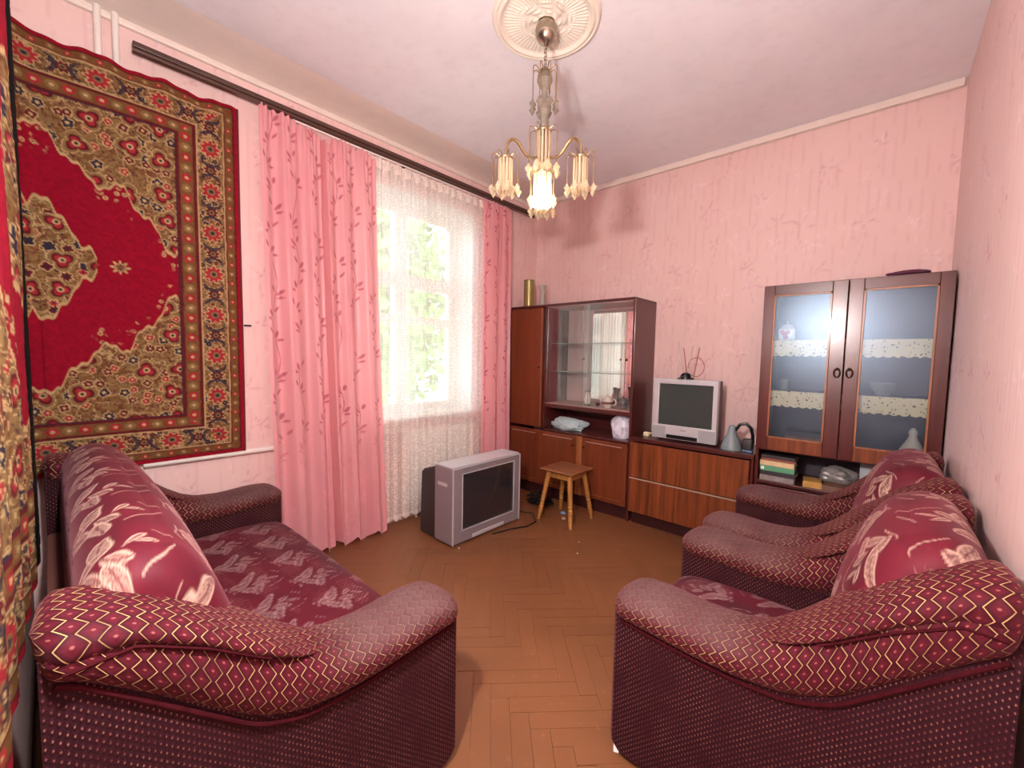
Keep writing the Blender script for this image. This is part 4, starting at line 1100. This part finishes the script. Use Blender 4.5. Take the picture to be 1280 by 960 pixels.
# ------------------------------------------------------------------ chandelier and ceiling rosette
AX, AY = 1.612, -1.968
PLASTER = plain('plaster_relief', lin(232, 224, 208), 0.6, 0.04, 20)
R0 = 0.272
nr, na = 70, 240
rr = np.linspace(0.002, R0, nr)[:, None]; an = np.linspace(0, 2*PI, na)[None, :]
h = 0.012+0*an+0*rr
h = h+0.004*sst(rr, 0.10, 0.13)*sst(0.215-rr, 0, 0.02)*np.sin(an*60)
leafy = np.abs(np.sin(an*4+6*rr/R0))**2*sst(rr, 0.03, 0.06)*sst(0.17-rr, 0, 0.05)
h = h+0.007*leafy*(0.6+0.4*np.sin(rr*260+an*3))
h = h+0.016*np.exp(-((rr-0.235)/0.013)**2)+0.012*np.exp(-((rr-0.258)/0.008)**2)+0.014*np.exp(-(rr/0.05)**2)
h = h*sst(R0+0.004-rr, 0, 0.012)
P = np.stack([AX+rr*np.cos(an), AY+rr*np.sin(an), RZ-0.001-h], -1)
o = surf('ceiling_rosette', P, PLASTER, None, world_shift=(AX, AY, RZ-0.001)); o.location = (AX, AY, RZ-0.001)
tag(o, 'round cream plaster rosette with leaf relief on the ceiling', 'rosette')

ch = thing('chandelier', (AX, AY, 2.15), 'brass chandelier with hanging plastic prisms below the ceiling rosette', 'chandelier')
CHR = plain('aged_chrome', lin(170, 158, 140), 0.18, 0.1, 20, metal=0.9)
BRS = plain('antique_brass', lin(150, 126, 92), 0.3, 0.12, 20, metal=0.75)
def crystal(name, col, tr):
    x = NT(name)
    df = x.n('ShaderNodeBsdfDiffuse'); df.inputs[0].default_value = col
    tl = x.n('ShaderNodeBsdfTranslucent'); tl.inputs[0].default_value = col
    gl = x.n('ShaderNodeBsdfGlossy'); gl.inputs['Roughness'].default_value = 0.08
    tp = x.n('ShaderNodeBsdfTransparent')
    a = x.n('ShaderNodeMixShader'); a.inputs[0].default_value = 0.55; x.link(df.outputs[0], a.inputs[1]); x.link(tl.outputs[0], a.inputs[2])
    c = x.n('ShaderNodeMixShader'); c.inputs[0].default_value = 0.14; x.link(a.outputs[0], c.inputs[1]); x.link(gl.outputs[0], c.inputs[2])
    d = x.n('ShaderNodeMixShader'); d.inputs[0].default_value = tr; x.link(c.outputs[0], d.inputs[1]); x.link(tp.outputs[0], d.inputs[2])
    x.link(d.outputs[0], x.out.inputs[0]); x.t.nodes.remove(x.bsdf)
    return x.m
CRY = crystal('cream_clear_plastic', lin(240, 226, 196), 0.30); CRYS = crystal('smoky_glass', lin(168, 158, 140), 0.35)
def chpart(nm, b, mat, par, smooth=True): return part(nm, b, mat, par, smooth)
b = B(); lathe(b, [(0.010, 2.972), (0.022, 2.978), (0.040, 2.993), (0.052, 3.018), (0.055, 3.042), (0.048, 3.066), (0.038, 3.075), (0.044, 3.078), (0.044, 3.088)], (AX, AY, 0), 24); chpart('canopy', b, CHR, ch)
b = B(); tube(b, [(AX, AY, 2.95), (AX, AY, 3.0)], 0.004); chpart('stem', b, CHR, ch)
for k in range(6):
    zc_ = 2.945-k*0.0175
    b = B(); tube(b, [(AX+(0.008*math.cos(a_) if k % 2 == 0 else 0), AY+(0.008*math.cos(a_) if k % 2 else 0), zc_+0.0125*math.sin(a_)) for a_ in np.linspace(0, 2*PI, 17)], 0.0022, 6, False); chpart('chain_link', b, CHR, ch)
b = B(); lathe(b, [(0.006, 2.845), (0.03, 2.838), (0.036, 2.825), (0.040, 2.80), (0.030, 2.775), (0.018, 2.76), (0.016, 2.735), (0.018, 2.71), (0.030, 2.695), (0.037, 2.675), (0.034, 2.65), (0.022, 2.63), (0.018, 2.60), (0.022, 2.575), (0.03, 2.56)], (AX, AY, 0), 14); chpart('glass_column', b, CRYS, ch, False)
def rod_mesh(r_in, r_out, ztop, rise, zbot, drop, wire=0.0022):
    bw = B()
    pts = [(r_in, 0, ztop)]
    for a_ in np.linspace(0.15, 1, 8): pts.append((r_in+(r_out-r_in)*a_, 0, ztop+rise*math.sin(a_*PI*0.80)))
    pts.append((r_out, 0, ztop-0.012)); pts.append((r_out, 0, zbot))
    tube(bw, pts, wire, 6); nf = len(bw.faces)
    for f_ in bw.faces: f_.material_index = 1
    lathe(bw, [(0.0005, zbot), (drop*0.46, zbot-drop*0.62), (drop*0.40, zbot-drop*0.75), (0.0005, zbot-drop*1.35)], (r_out, 0, 0), 4)
    return bw
def tube_mesh(r_, ztop, zbot, tr_, drop):
    bw = B(); tube(bw, [(r_, 0, ztop), (r_*1.05, 0, zbot)], tr_*0.88, 6)
    lathe(bw, [(0.001, zbot+drop*0.2), (drop*0.45, zbot-drop*0.35), (drop*0.5, zbot-drop*0.55), (0.001, zbot-drop*1.2)], (r_*1.12, 0, 0), 4)
    return bw
MESHC = {}
def ring(parent, key, maker, n, mat, nm, a0=0.0):
    """n copies of one hanging piece turned around the parent's axis"""
    if key not in MESHC:
        me = mesh_from(maker(), nm); me.materials.append(mat); me.materials.append(BRS); MESHC[key] = me
    for k in range(n):
        o = link(nm, MESHC[key], None, parent); o.rotation_euler = (0, 0, a0+2*PI*k/n)
def shade(center, key, zcap, n_t, r_t, length, n_r, r_r, rzb, drop, capr):
    """cap disc with a ring of tubes and an outer ring of wire hung drops; local z=0 at the cap"""
    b = B(); lathe(b, [(0.006, 0.016), (capr*0.7, 0.010), (capr, 0.0), (capr*0.95, -0.006), (0.004, -0.006)], (0, 0, 0), 20)
    s_ = part('shade_cap', b, BRS, ch, True, local=True); s_.location = Vector((center[0], center[1], zcap))-Vector((AX, AY, 2.15))
    ring(s_, key+'t', lambda: tube_mesh(r_t, -0.002, -length, 0.0072, drop), n_t, CRY, 'prism')
    ring(s_, key+'r', lambda: rod_mesh(capr*0.8, r_r, 0.004, 0.014, rzb, drop), n_r, CRY, 'hanging_drop', 0.2)
    return s_
crown = None
b = B(); lathe(b, [(0.004, 2.862), (0.02, 2.852), (0.034, 2.842), (0.03, 2.838), (0.004, 2.838)], (AX, AY, 0), 16); crown = chpart('crown', b, BRS, ch)
if True:
    me = mesh_from(rod_mesh(0.030, 0.064, 2.842-2.15, 0.022, 2.70-2.15, 0.044, 0.0026), 'hanging_drop'); me.materials.append(CRYS); me.materials.append(BRS)
    for k in range(8):
        o = link('hanging_drop', me, None, crown); o.rotation_euler = (0, 0, 0.3+2*PI*k/8)
b = B(); tube(b, [(AX, AY, 2.56), (AX, AY, 2.30)], 0.008, 8); chpart('centre_stem', b, BRS, ch)
shade((AX, AY), 'mid', 2.552, 12, 0.034, 0.165, 8, 0.076, -0.165, 0.046, 0.042)
low = shade((AX, AY), 'low', 2.345, 14, 0.040, 0.120, 8, 0.064, -0.115, 0.040, 0.046)
x = NT('lit_bulb'); x.base((1, 0.9, 0.7, 1)); x.p(emitc=(1.0, 0.88, 0.68, 1), emit=11.0); BULBM = x.m
b = B(); lathe(b, [(0.010, 2.33), (0.012, 2.30), (0.022, 2.275), (0.026, 2.25), (0.020, 2.228), (0.004, 2.218)], (AX, AY, 0), 16); chpart('light_bulb', b, BULBM, ch)
dirv = Vector((CAM.x-AX, CAM.y-AY, 0)).normalized()
a_back = math.atan2(-dirv.y, -dirv.x)
for k, da in enumerate((PI/3*2, -PI/3*2, 0)):
    a_ = a_back+da; ca, sa = math.cos(a_), math.sin(a_)
    Rr = 0.212
    prof = [(0.02, 2.425), (0.06, 2.405), (0.095, 2.408), (0.125, 2.44), (0.150, 2.470), (0.178, 2.474), (0.200, 2.455), (Rr, 2.42), (Rr, 2.375)]
    # smooth the curve
    pr_ = np.array(prof); tq = np.linspace(0, len(prof)-1, 40)
    rq = np.interp(tq, range(len(prof)), pr_[:, 0]); zq = np.interp(tq, range(len(prof)), pr_[:, 1])
    ker = np.ones(5)/5; rq[2:-2] = np.convolve(rq, ker, 'valid'); zq[2:-2] = np.convolve(zq, ker, 'valid')
    b = B(); tube(b, [(AX+ca*r_, AY+sa*r_, z_) for r_, z_ in zip(rq, zq)], [0.0055+0.003*math.sin(PI*i/39) for i in range(40)], 8); chpart('arm', b, BRS, ch)
    shade((AX+ca*Rr, AY+sa*Rr), 'side', 2.372, 11, 0.030, 0.130, 8, 0.068, -0.13, 0.036, 0.038)
l_ = light('chandelier_bulb_light', 'POINT', (0, 0, 0), 9, (1.0, 0.89, 0.75), 0.03); l_.parent = ch; l_.location = (0, 0, 2.205-2.15)

# ------------------------------------------------------------------ things on and in the furniture
PORC = plain('white_porcelain', lin(238, 230, 222), 0.15, 0.03, 10, coat=0.5)
PORCB = plain('grey_silver_glaze', lin(150, 156, 156), 0.18, 0.1, 25, metal=0.5)
GOLDV = plain('olive_gold_tin', lin(150, 138, 82), 0.3, 0.15, 12, metal=0.3)
CLEARV = crystal('pale_cut_glass', lin(214, 214, 206), 0.5)
b = B(); lathe(b, [(0.052, 0), (0.054, 0.01), (0.054, 0.265), (0.056, 0.27), (0.05, 0.272), (0.048, 0.24), (0.004, 0.23)], (0.20, -0.36, 1.9185), 24)
solo('tin_vase', b, GOLDV, (0.20, -0.36, 1.9185), 'tall olive gold cylinder standing on top of the wall unit', 'vase', None, True)
b = B(); lathe(b, [(0.036, 0), (0.038, 0.01), (0.030, 0.06), (0.026, 0.11), (0.032, 0.16), (0.046, 0.20), (0.043, 0.20), (0.022, 0.11), (0.026, 0.03), (0.004, 0.02)], (0.375, -0.36, 1.9185), 12)
solo('glass_vase', b, CLEARV, (0.375, -0.36, 1.9185), 'flared cut glass vase standing beside the gold cylinder', 'vase')
SZ = 0.9495
fg = thing('figurine', (0.90, -0.30, SZ), 'pale porcelain figurine on dark foot in the display case', 'figurine')
b = B(); lathe(b, [(0.032, 0), (0.034, 0.012), (0.028, 0.018)], (0.90, -0.30, SZ), 16); part('foot', b, PORCB, fg, True)
b = B(); lathe(b, [(0.026, 0.018), (0.032, 0.04), (0.029, 0.07), (0.022, 0.10), (0.018, 0.12), (0.022, 0.128)], (0.90, -0.30, SZ), 16); part('body', b, PORC, fg, True)
b = B(); lathe(b, [(0.022, 0.128), (0.024, 0.14), (0.012, 0.152)], (0.90, -0.30, SZ), 12); part('rim', b, PORCB, fg, True)
def pot(nm, c, sc, bodym, trimm, lab, tall):
    p_ = thing(nm, c, lab, 'teapot', 'pots in the display case')
    X, Y, Z = c
    b = B(); lathe(b, [(0.030*sc, 0), (0.032*sc, 0.008*sc), (0.046*sc, 0.022*sc), (0.055*sc, 0.045*sc), (0.050*sc, 0.068*sc), (0.034*sc, 0.084*sc), (0.03*sc, 0.09*sc)], (X, Y, Z), 22); part('body', b, bodym, p_, True)
    b = B(); lathe(b, [(0.0545*sc, 0.036*sc), (0.0565*sc, 0.045*sc), (0.0545*sc, 0.058*sc)], (X, Y, Z), 22); part('painted_band', b, trimm, p_, True)
    b = B(); lathe(b, [(0.034*sc, 0.088*sc), (0.026*sc, 0.10*sc), (0.006*sc, 0.106*sc), (0.008*sc, 0.114*sc), (0.003*sc, 0.122*sc)], (X, Y, Z), 18); part('lid', b, bodym, p_, True)
    b = B(); tube(b, [(X-0.045*sc, Y, Z+0.04*sc), (X-0.068*sc, Y, Z+0.055*sc), (X-0.078*sc, Y, Z+0.085*sc), (X-0.088*sc, Y, Z+0.10*sc)], [0.011*sc, 0.009*sc, 0.006*sc, 0.006*sc], 8); part('spout', b, bodym, p_, True)
    b = B(); tube(b, [(X+0.05*sc+0.032*sc*math.sin(a_), Y, Z+0.055*sc+0.03*sc*math.cos(a_)) for a_ in np.linspace(0.1, PI-0.1, 12)], 0.005*sc, 6); part('handle', b, bodym, p_, True)
    return p_
GILTP = plain('brown_gilt_band', lin(128, 86, 56), 0.4, 0.4, 60)
pot('teapot', (1.115, -0.30, SZ), 1.0, PORC, GILTP, 'white teapot with brown painted band in the display case', False)
pot('teapot', (1.255, -0.27, SZ), 1.0, PORCB, plain('dark_painted_band', lin(70, 80, 74), 0.4, 0.4, 60), 'grey silvery teapot in the display case, right of the white one', False)
b = B(); lathe(b, [(0.028, 0), (0.03, 0.01), (0.024, 0.05), (0.018, 0.10), (0.02, 0.14), (0.034, 0.175), (0.031, 0.175), (0.014, 0.11), (0.004, 0.10)], (1.135, -0.17, SZ), 18)
solo('bud_vase', b, PORCB, (1.135, -0.17, SZ), 'slim grey flared vase standing behind the white teapot', 'vase', None, True)
b = B(); lathe(b, [(0.004, 0), (0.014, 0.004), (0.02, 0.018), (0.014, 0.033), (0.003, 0.037)], (0.985, -0.25, SZ), 14)
solo('trinket_ball', b, BLACK, (0.985, -0.25, SZ), 'small black round trinket between figurine and white teapot', 'trinket', None, True)

def crumple(nm, c, dims, mat, lab, cat, seed, k=5, amp=0.22, group=None):
    b = B(); bmesh.ops.create_icosphere(b, subdivisions=k, radius=1.0)
    for v in b.verts:
        p_ = v.co.copy(); off = Vector((seed*3.1, seed, -seed))
        n1 = noise.noise(p_*1.4+off); n2 = abs(noise.noise(p_*3.0+off*2)); n3 = abs(noise.noise(p_*7+off))
        r_ = 1+amp*n1-amp*0.9*n2-amp*0.3*n3
        q = p_*r_
        v.co = Vector((q.x*dims[0], q.y*dims[1], max(-0.72, q.z)*dims[2]))
    zmin = min(v.co.z for v in b.verts)
    for v in b.verts: v.co = v.co+Vector((c[0], c[1], c[2]-zmin))
    return solo(nm, b, mat, c, lab, cat, group, True)
BAGW = plain('white_thin_plastic', lin(224, 224, 238), 0.35, 0.08, 20); BAGB = plain('pale_blue_plastic', lin(184, 206, 212), 0.35, 0.1, 20)
crumple('plastic_bag', (1.265, -0.30, 0.6925), (0.105, 0.085, 0.135), BAGW, 'full white plastic bag in the right end of the niche', 'bag', 2, 5, 0.16, 'plastic bags in the niche')
crumple('plastic_bag', (0.70, -0.30, 0.6925), (0.20, 0.09, 0.075), BAGB, 'flat pale blue crumpled bag in the left of the niche', 'bag', 5, 5, 0.28, 'plastic bags in the niche')
b = B(); box(b, 1.475, 1.525, -0.33, -0.29, 0.7425, 0.782, 0.010, 2); tube(b, [(1.52, -0.31, 0.765), (1.545, -0.31, 0.78)], 0.006, 6)
solo('plug_adapter', b, plain('ivory_plastic', lin(226, 214, 178), 0.4), (1.50, -0.31, 0.7425), 'small ivory plug adapter on cabinet left of smaller television', 'adapter', None, True)
lm = thing('desk_lamp', (2.20, -0.32, 0.7425), 'grey blue folded desk lamp with black curved neck right of television', 'lamp')
GREYB = plain('grey_blue_plastic', lin(118, 134, 138), 0.4, 0.06, 10); BLUEP = plain('blue_plastic', lin(74, 110, 142), 0.4)
b = B(); lathe(b, [(0.070, 0.002), (0.068, 0.03), (0.052, 0.075), (0.032, 0.12), (0.026, 0.15), (0.022, 0.175), (0.012, 0.183)], (2.165, -0.33, 0.7425), 20); part('lamp_shade', b, GREYB, lm, True)
b = B(); tube(b, [(2.185, -0.33, 0.885), (2.215, -0.325, 0.935), (2.255, -0.32, 0.945), (2.285, -0.315, 0.915), (2.298, -0.31, 0.86), (2.300, -0.31, 0.80)], 0.012, 10); part('neck', b, BLACK, lm, True)
b = B(); box(b, 2.235, 2.305, -0.345, -0.285, 0.755, 0.835, 0.012, 3); part('clamp', b, TVDARK, lm, True)
b = B(); box(b, 2.245, 2.308, -0.36, -0.30, 0.7428, 0.757, 0.005, 2); part('clamp_pad', b, BLUEP, lm, True)

# glass cabinet contents
jar = thing('tea_caddy', (2.465, -0.27, 1.5455), 'white porcelain tea caddy with pink flower on the upper shelf', 'jar')
b = B(); box(b, 2.415, 2.515, -0.31, -0.23, 1.5465, 1.635, 0.018, 3); part('body', b, PORC, jar, True)
b = B(); lathe(b, [(0.048, 1.634), (0.036, 1.652), (0.012, 1.664), (0.006, 1.668), (0.010, 1.676), (0.004, 1.684)], (2.465, -0.27, 0), 16); part('lid', b, PORC, jar, True)
PINKF = plain('pink_glaze', lin(206, 84, 110), 0.3, 0.3, 90)
for (dx, dz) in ((0, 0), (0.016, 0.014), (-0.014, 0.016), (0.006, -0.018)):
    b = B(); lathe(b, [(0.015, 0), (0.012, 0.0015), (0.002, 0.002)], n=10); bmesh.ops.rotate(b, verts=b.verts, matrix=Matrix.Rotation(PI/2, 3, 'X')); bmesh.ops.translate(b, verts=b.verts, vec=Vector((2.455+dx, -0.3101, 1.588+dz))); part('flower_print', b, PINKF, jar, True)
bl = thing('bell_figurine', (3.13, -0.28, 0.8125), 'cream bell shaped figurine on saucer, bottom right behind the glass', 'figurine')
b = B(); lathe(b, [(0.03, 0), (0.07, 0.008), (0.085, 0.018), (0.08, 0.018), (0.03, 0.010)], (3.13, -0.28, 0.8125), 24); part('saucer', b, PORC, bl, True)
b = B(); lathe(b, [(0.066, 0.012), (0.066, 0.040), (0.056, 0.080), (0.036, 0.120), (0.022, 0.148), (0.018, 0.165), (0.022, 0.180), (0.017, 0.198), (0.006, 0.210)], (3.13, -0.28, 0.8125), 20); part('body', b, plain('cream_glaze', lin(226, 210, 184), 0.2, 0.05, 10), bl, True)
PAPER = plain('page_paper', lin(226, 208, 176), 0.8, 0.12, 60)
def book(c, dims, cov, lab, rot=0.0, grp='books in the open niche', name='book'):
    """c = lower centre; dims x (spine length), y (depth), z (thickness)"""
    t = thing(name, c, lab, 'book', grp, rot)
    dx, dy, dz = dims[0]/2, dims[1]/2, dims[2]
    cm = cov
    b = B(); box(b, -dx, dx, -dy, dy, 0.0002, 0.003); part('cover', b, cm, t, local=True)
    b = B(); box(b, -dx, dx, -dy, dy, dz-0.003, dz-0.0002); part('cover', b, cm, t, local=True)
    b = B(); box(b, -dx, dx, -dy, -dy+0.003, 0.003, dz-0.003); part('spine', b, cm, t, local=True)
    b = B(); box(b, -dx+0.004, dx-0.004, -dy+0.003, dy-0.004, 0.0032, dz-0.0032); part('pages', b, PAPER, t, local=True)
    return t
zc_ = 0.5805
CV = {'cream': plain('cream_cover', lin(222, 196, 150), 0.5), 'green': plain('green_cover', lin(92, 160, 120), 0.5), 'dark': plain('dark_cover', lin(54, 46, 50), 0.5), 'red': plain('worn_red_cover', lin(168, 92, 78), 0.5, 0.4, 60),
      'grey': plain('grey_cover', lin(150, 140, 138), 0.5, 0.3, 50), 'ochre': plain('ochre_cover', lin(196, 150, 78), 0.5), 'pink': plain('pink_cover', lin(214, 120, 140), 0.5), 'brown': plain('brown_cover', lin(120, 84, 66), 0.6)}
for (dz, cv, lab, rot, dx) in ((0.034, 'grey', 'worn grey book lowest in the niche stack', 0.03, 0.0), (0.030, 'dark', 'dark book above the grey one in the niche stack', -0.03, 0.008), (0.036, 'green', 'green spined book in the middle of the niche stack', 0.02, 0.0),
                           (0.034, 'cream', 'thick cream book above the green one in the niche stack', -0.02, 0.0), (0.016, 'red', 'thin reddish book near the top of the niche stack', 0.03, 0.004), (0.022, 'dark', 'dark book topmost of the niche stack', -0.04, 0.008)):
    bk = book((2.470+dx, -0.325, zc_), (0.20, 0.15, dz), CV[cv], lab, rot)
    if cv == 'green':
        b = B(); box(b, -0.095, -0.075, -0.0762, -0.0748, 0.008, 0.028); part('title_label', b, WHITE, bk, local=True)
    zc_ += dz+0.0006
book((2.665, -0.33, 0.5805), (0.10, 0.13, 0.040), CV['ochre'], 'ochre paperback lying right of the book stack', 0.1)
book((2.785, -0.34, 0.5805), (0.11, 0.13, 0.034), CV['brown'], 'brown gilt paperback lying farther right of the book stack', -0.12)
crumple('plastic_wrap', (2.78, -0.18, 0.5805), (0.11, 0.06, 0.075), plain('clear_grey_wrap', lin(140, 138, 136), 0.3), 'crumpled grey plastic wrap in the open niche behind books', 'wrap', 9, 4, 0.3)
b = B(); box(b, 2.90, 3.12, -0.235, -0.225, 0.5805, 0.76, 0.002)
solo('paper_sheet', b, plain('bluish_paper', lin(190, 200, 206), 0.6, 0.06, 10), (3.01, -0.23, 0.5805), 'pale blue sheet of paper standing in the open niche', 'paper')
z_ = 0.8125
for (cv, dz, lab) in (('pink', 0.018, 'pink covered book lying behind left cabinet glass, lowest'), ('dark', 0.03, 'dark book above the pink one behind the cabinet glass'), ('brown', 0.04, 'brown book in the stack behind the left cabinet glass'), ('dark', 0.03, 'dark book topmost of the stack behind left cabinet glass')):
    book((2.61, -0.28, z_), (0.22, 0.16, dz), CV[cv], lab, 0.0, 'books behind the glass'); z_ += dz+0.0006
crumple('folded_cloth', (3.05, -0.36, 1.9105), (0.10, 0.06, 0.020), plain('purple_cloth', lin(92, 40, 66), 0.8), 'dark purple folded cloth lying on top of the glass cabinet', 'cloth', 4, 4, 0.2)
b = B(); lathe(b, [(0.03, 0), (0.07, 0.006), (0.09, 0.016), (0.085, 0.016), (0.03, 0.008)], (2.93, -0.29, 0.8125), 24)
solo('saucer', b, PORC, (2.93, -0.29, 0.8125), 'white saucer lying on cabinet floor behind the right glass', 'saucer', None, True)
b = B(); lathe(b, [(0.02, 0), (0.03, 0.006), (0.028, 0.05), (0.034, 0.075), (0.031, 0.075), (0.022, 0.02), (0.004, 0.015)], (2.46, -0.25, 1.2005), 16)
solo('drinking_glass', b, CLEARV, (2.46, -0.25, 1.2005), 'small clear drinking glass on the middle shelf, left door', 'glass', None, True)
b = B(); lathe(b, [(0.03, 0), (0.035, 0.006), (0.06, 0.05), (0.075, 0.08), (0.07, 0.08), (0.045, 0.03), (0.004, 0.015)], (2.98, -0.22, 1.2005), 18)
solo('glass_bowl', b, CLEARV, (2.98, -0.22, 1.2005), 'clear glass bowl on the middle shelf, right door', 'bowl', None, True)

# ------------------------------------------------------------------ litter on the floor
PAPW = plain('white_scrap', lin(236, 232, 228), 0.7)
def scrap(c, r, mat, lab, seed):
    rr_ = random.Random(seed); b = B(); n_ = 7
    lo = [b.verts.new((c[0]+r*rr_.uniform(.5, 1)*math.cos(2*PI*k/n_), c[1]+r*rr_.uniform(.5, 1)*math.sin(2*PI*k/n_), 0.0008)) for k in range(n_)]
    hi = [b.verts.new((v.co.x, v.co.y, 0.003+rr_.uniform(0, r*0.4))) for v in lo]
    b.faces.new(lo[::-1]); b.faces.new(hi)
    for k in range(n_): b.faces.new((lo[k], lo[(k+1) % n_], hi[(k+1) % n_], hi[k]))
    return solo('paper_scrap', b, mat, (c[0], c[1], 0.0008), lab, 'scrap', 'litter on the floor')
scrap((2.345, -2.392), 0.020, PAPW, 'white paper scrap on floor at the near armchair corner', 1)
scrap((0.90, -0.66), 0.030, plain('blue_wrapper', lin(120, 170, 210), 0.5, 0.3, 80), 'blue and white wrapper under the stool', 2)
scrap((0.98, -0.76), 0.028, plain('pinkish_scrap', lin(196, 160, 152), 0.6), 'pinkish scrap on the floor between the stool legs', 3)
scrap((0.755, -1.76), 0.008, PAPW, 'white crumb at the corner of the big television', 4)
scrap((1.33, -1.06), 0.008, PAPW, 'white crumb on the floor in front of the stool', 5)
scrap((1.42, -1.22), 0.008, PAPW, 'white crumb on bare floor farther from the stool', 6)
b = B(); rr_ = random.Random(3); pts = []
for k in range(60): pts.append((0.60+0.16*math.cos(k*0.9)*rr_.uniform(.4, 1), -0.62+0.11*math.sin(k*1.1)*rr_.uniform(.4, 1), 0.012+0.0013*k))
tube(b, pts, 0.008, 6)
solo('cable_bundle', b, BLACK, (0.60, -0.62, 0.0), 'dark tangle of cables on the floor beneath the wall unit', 'cable', None, True)
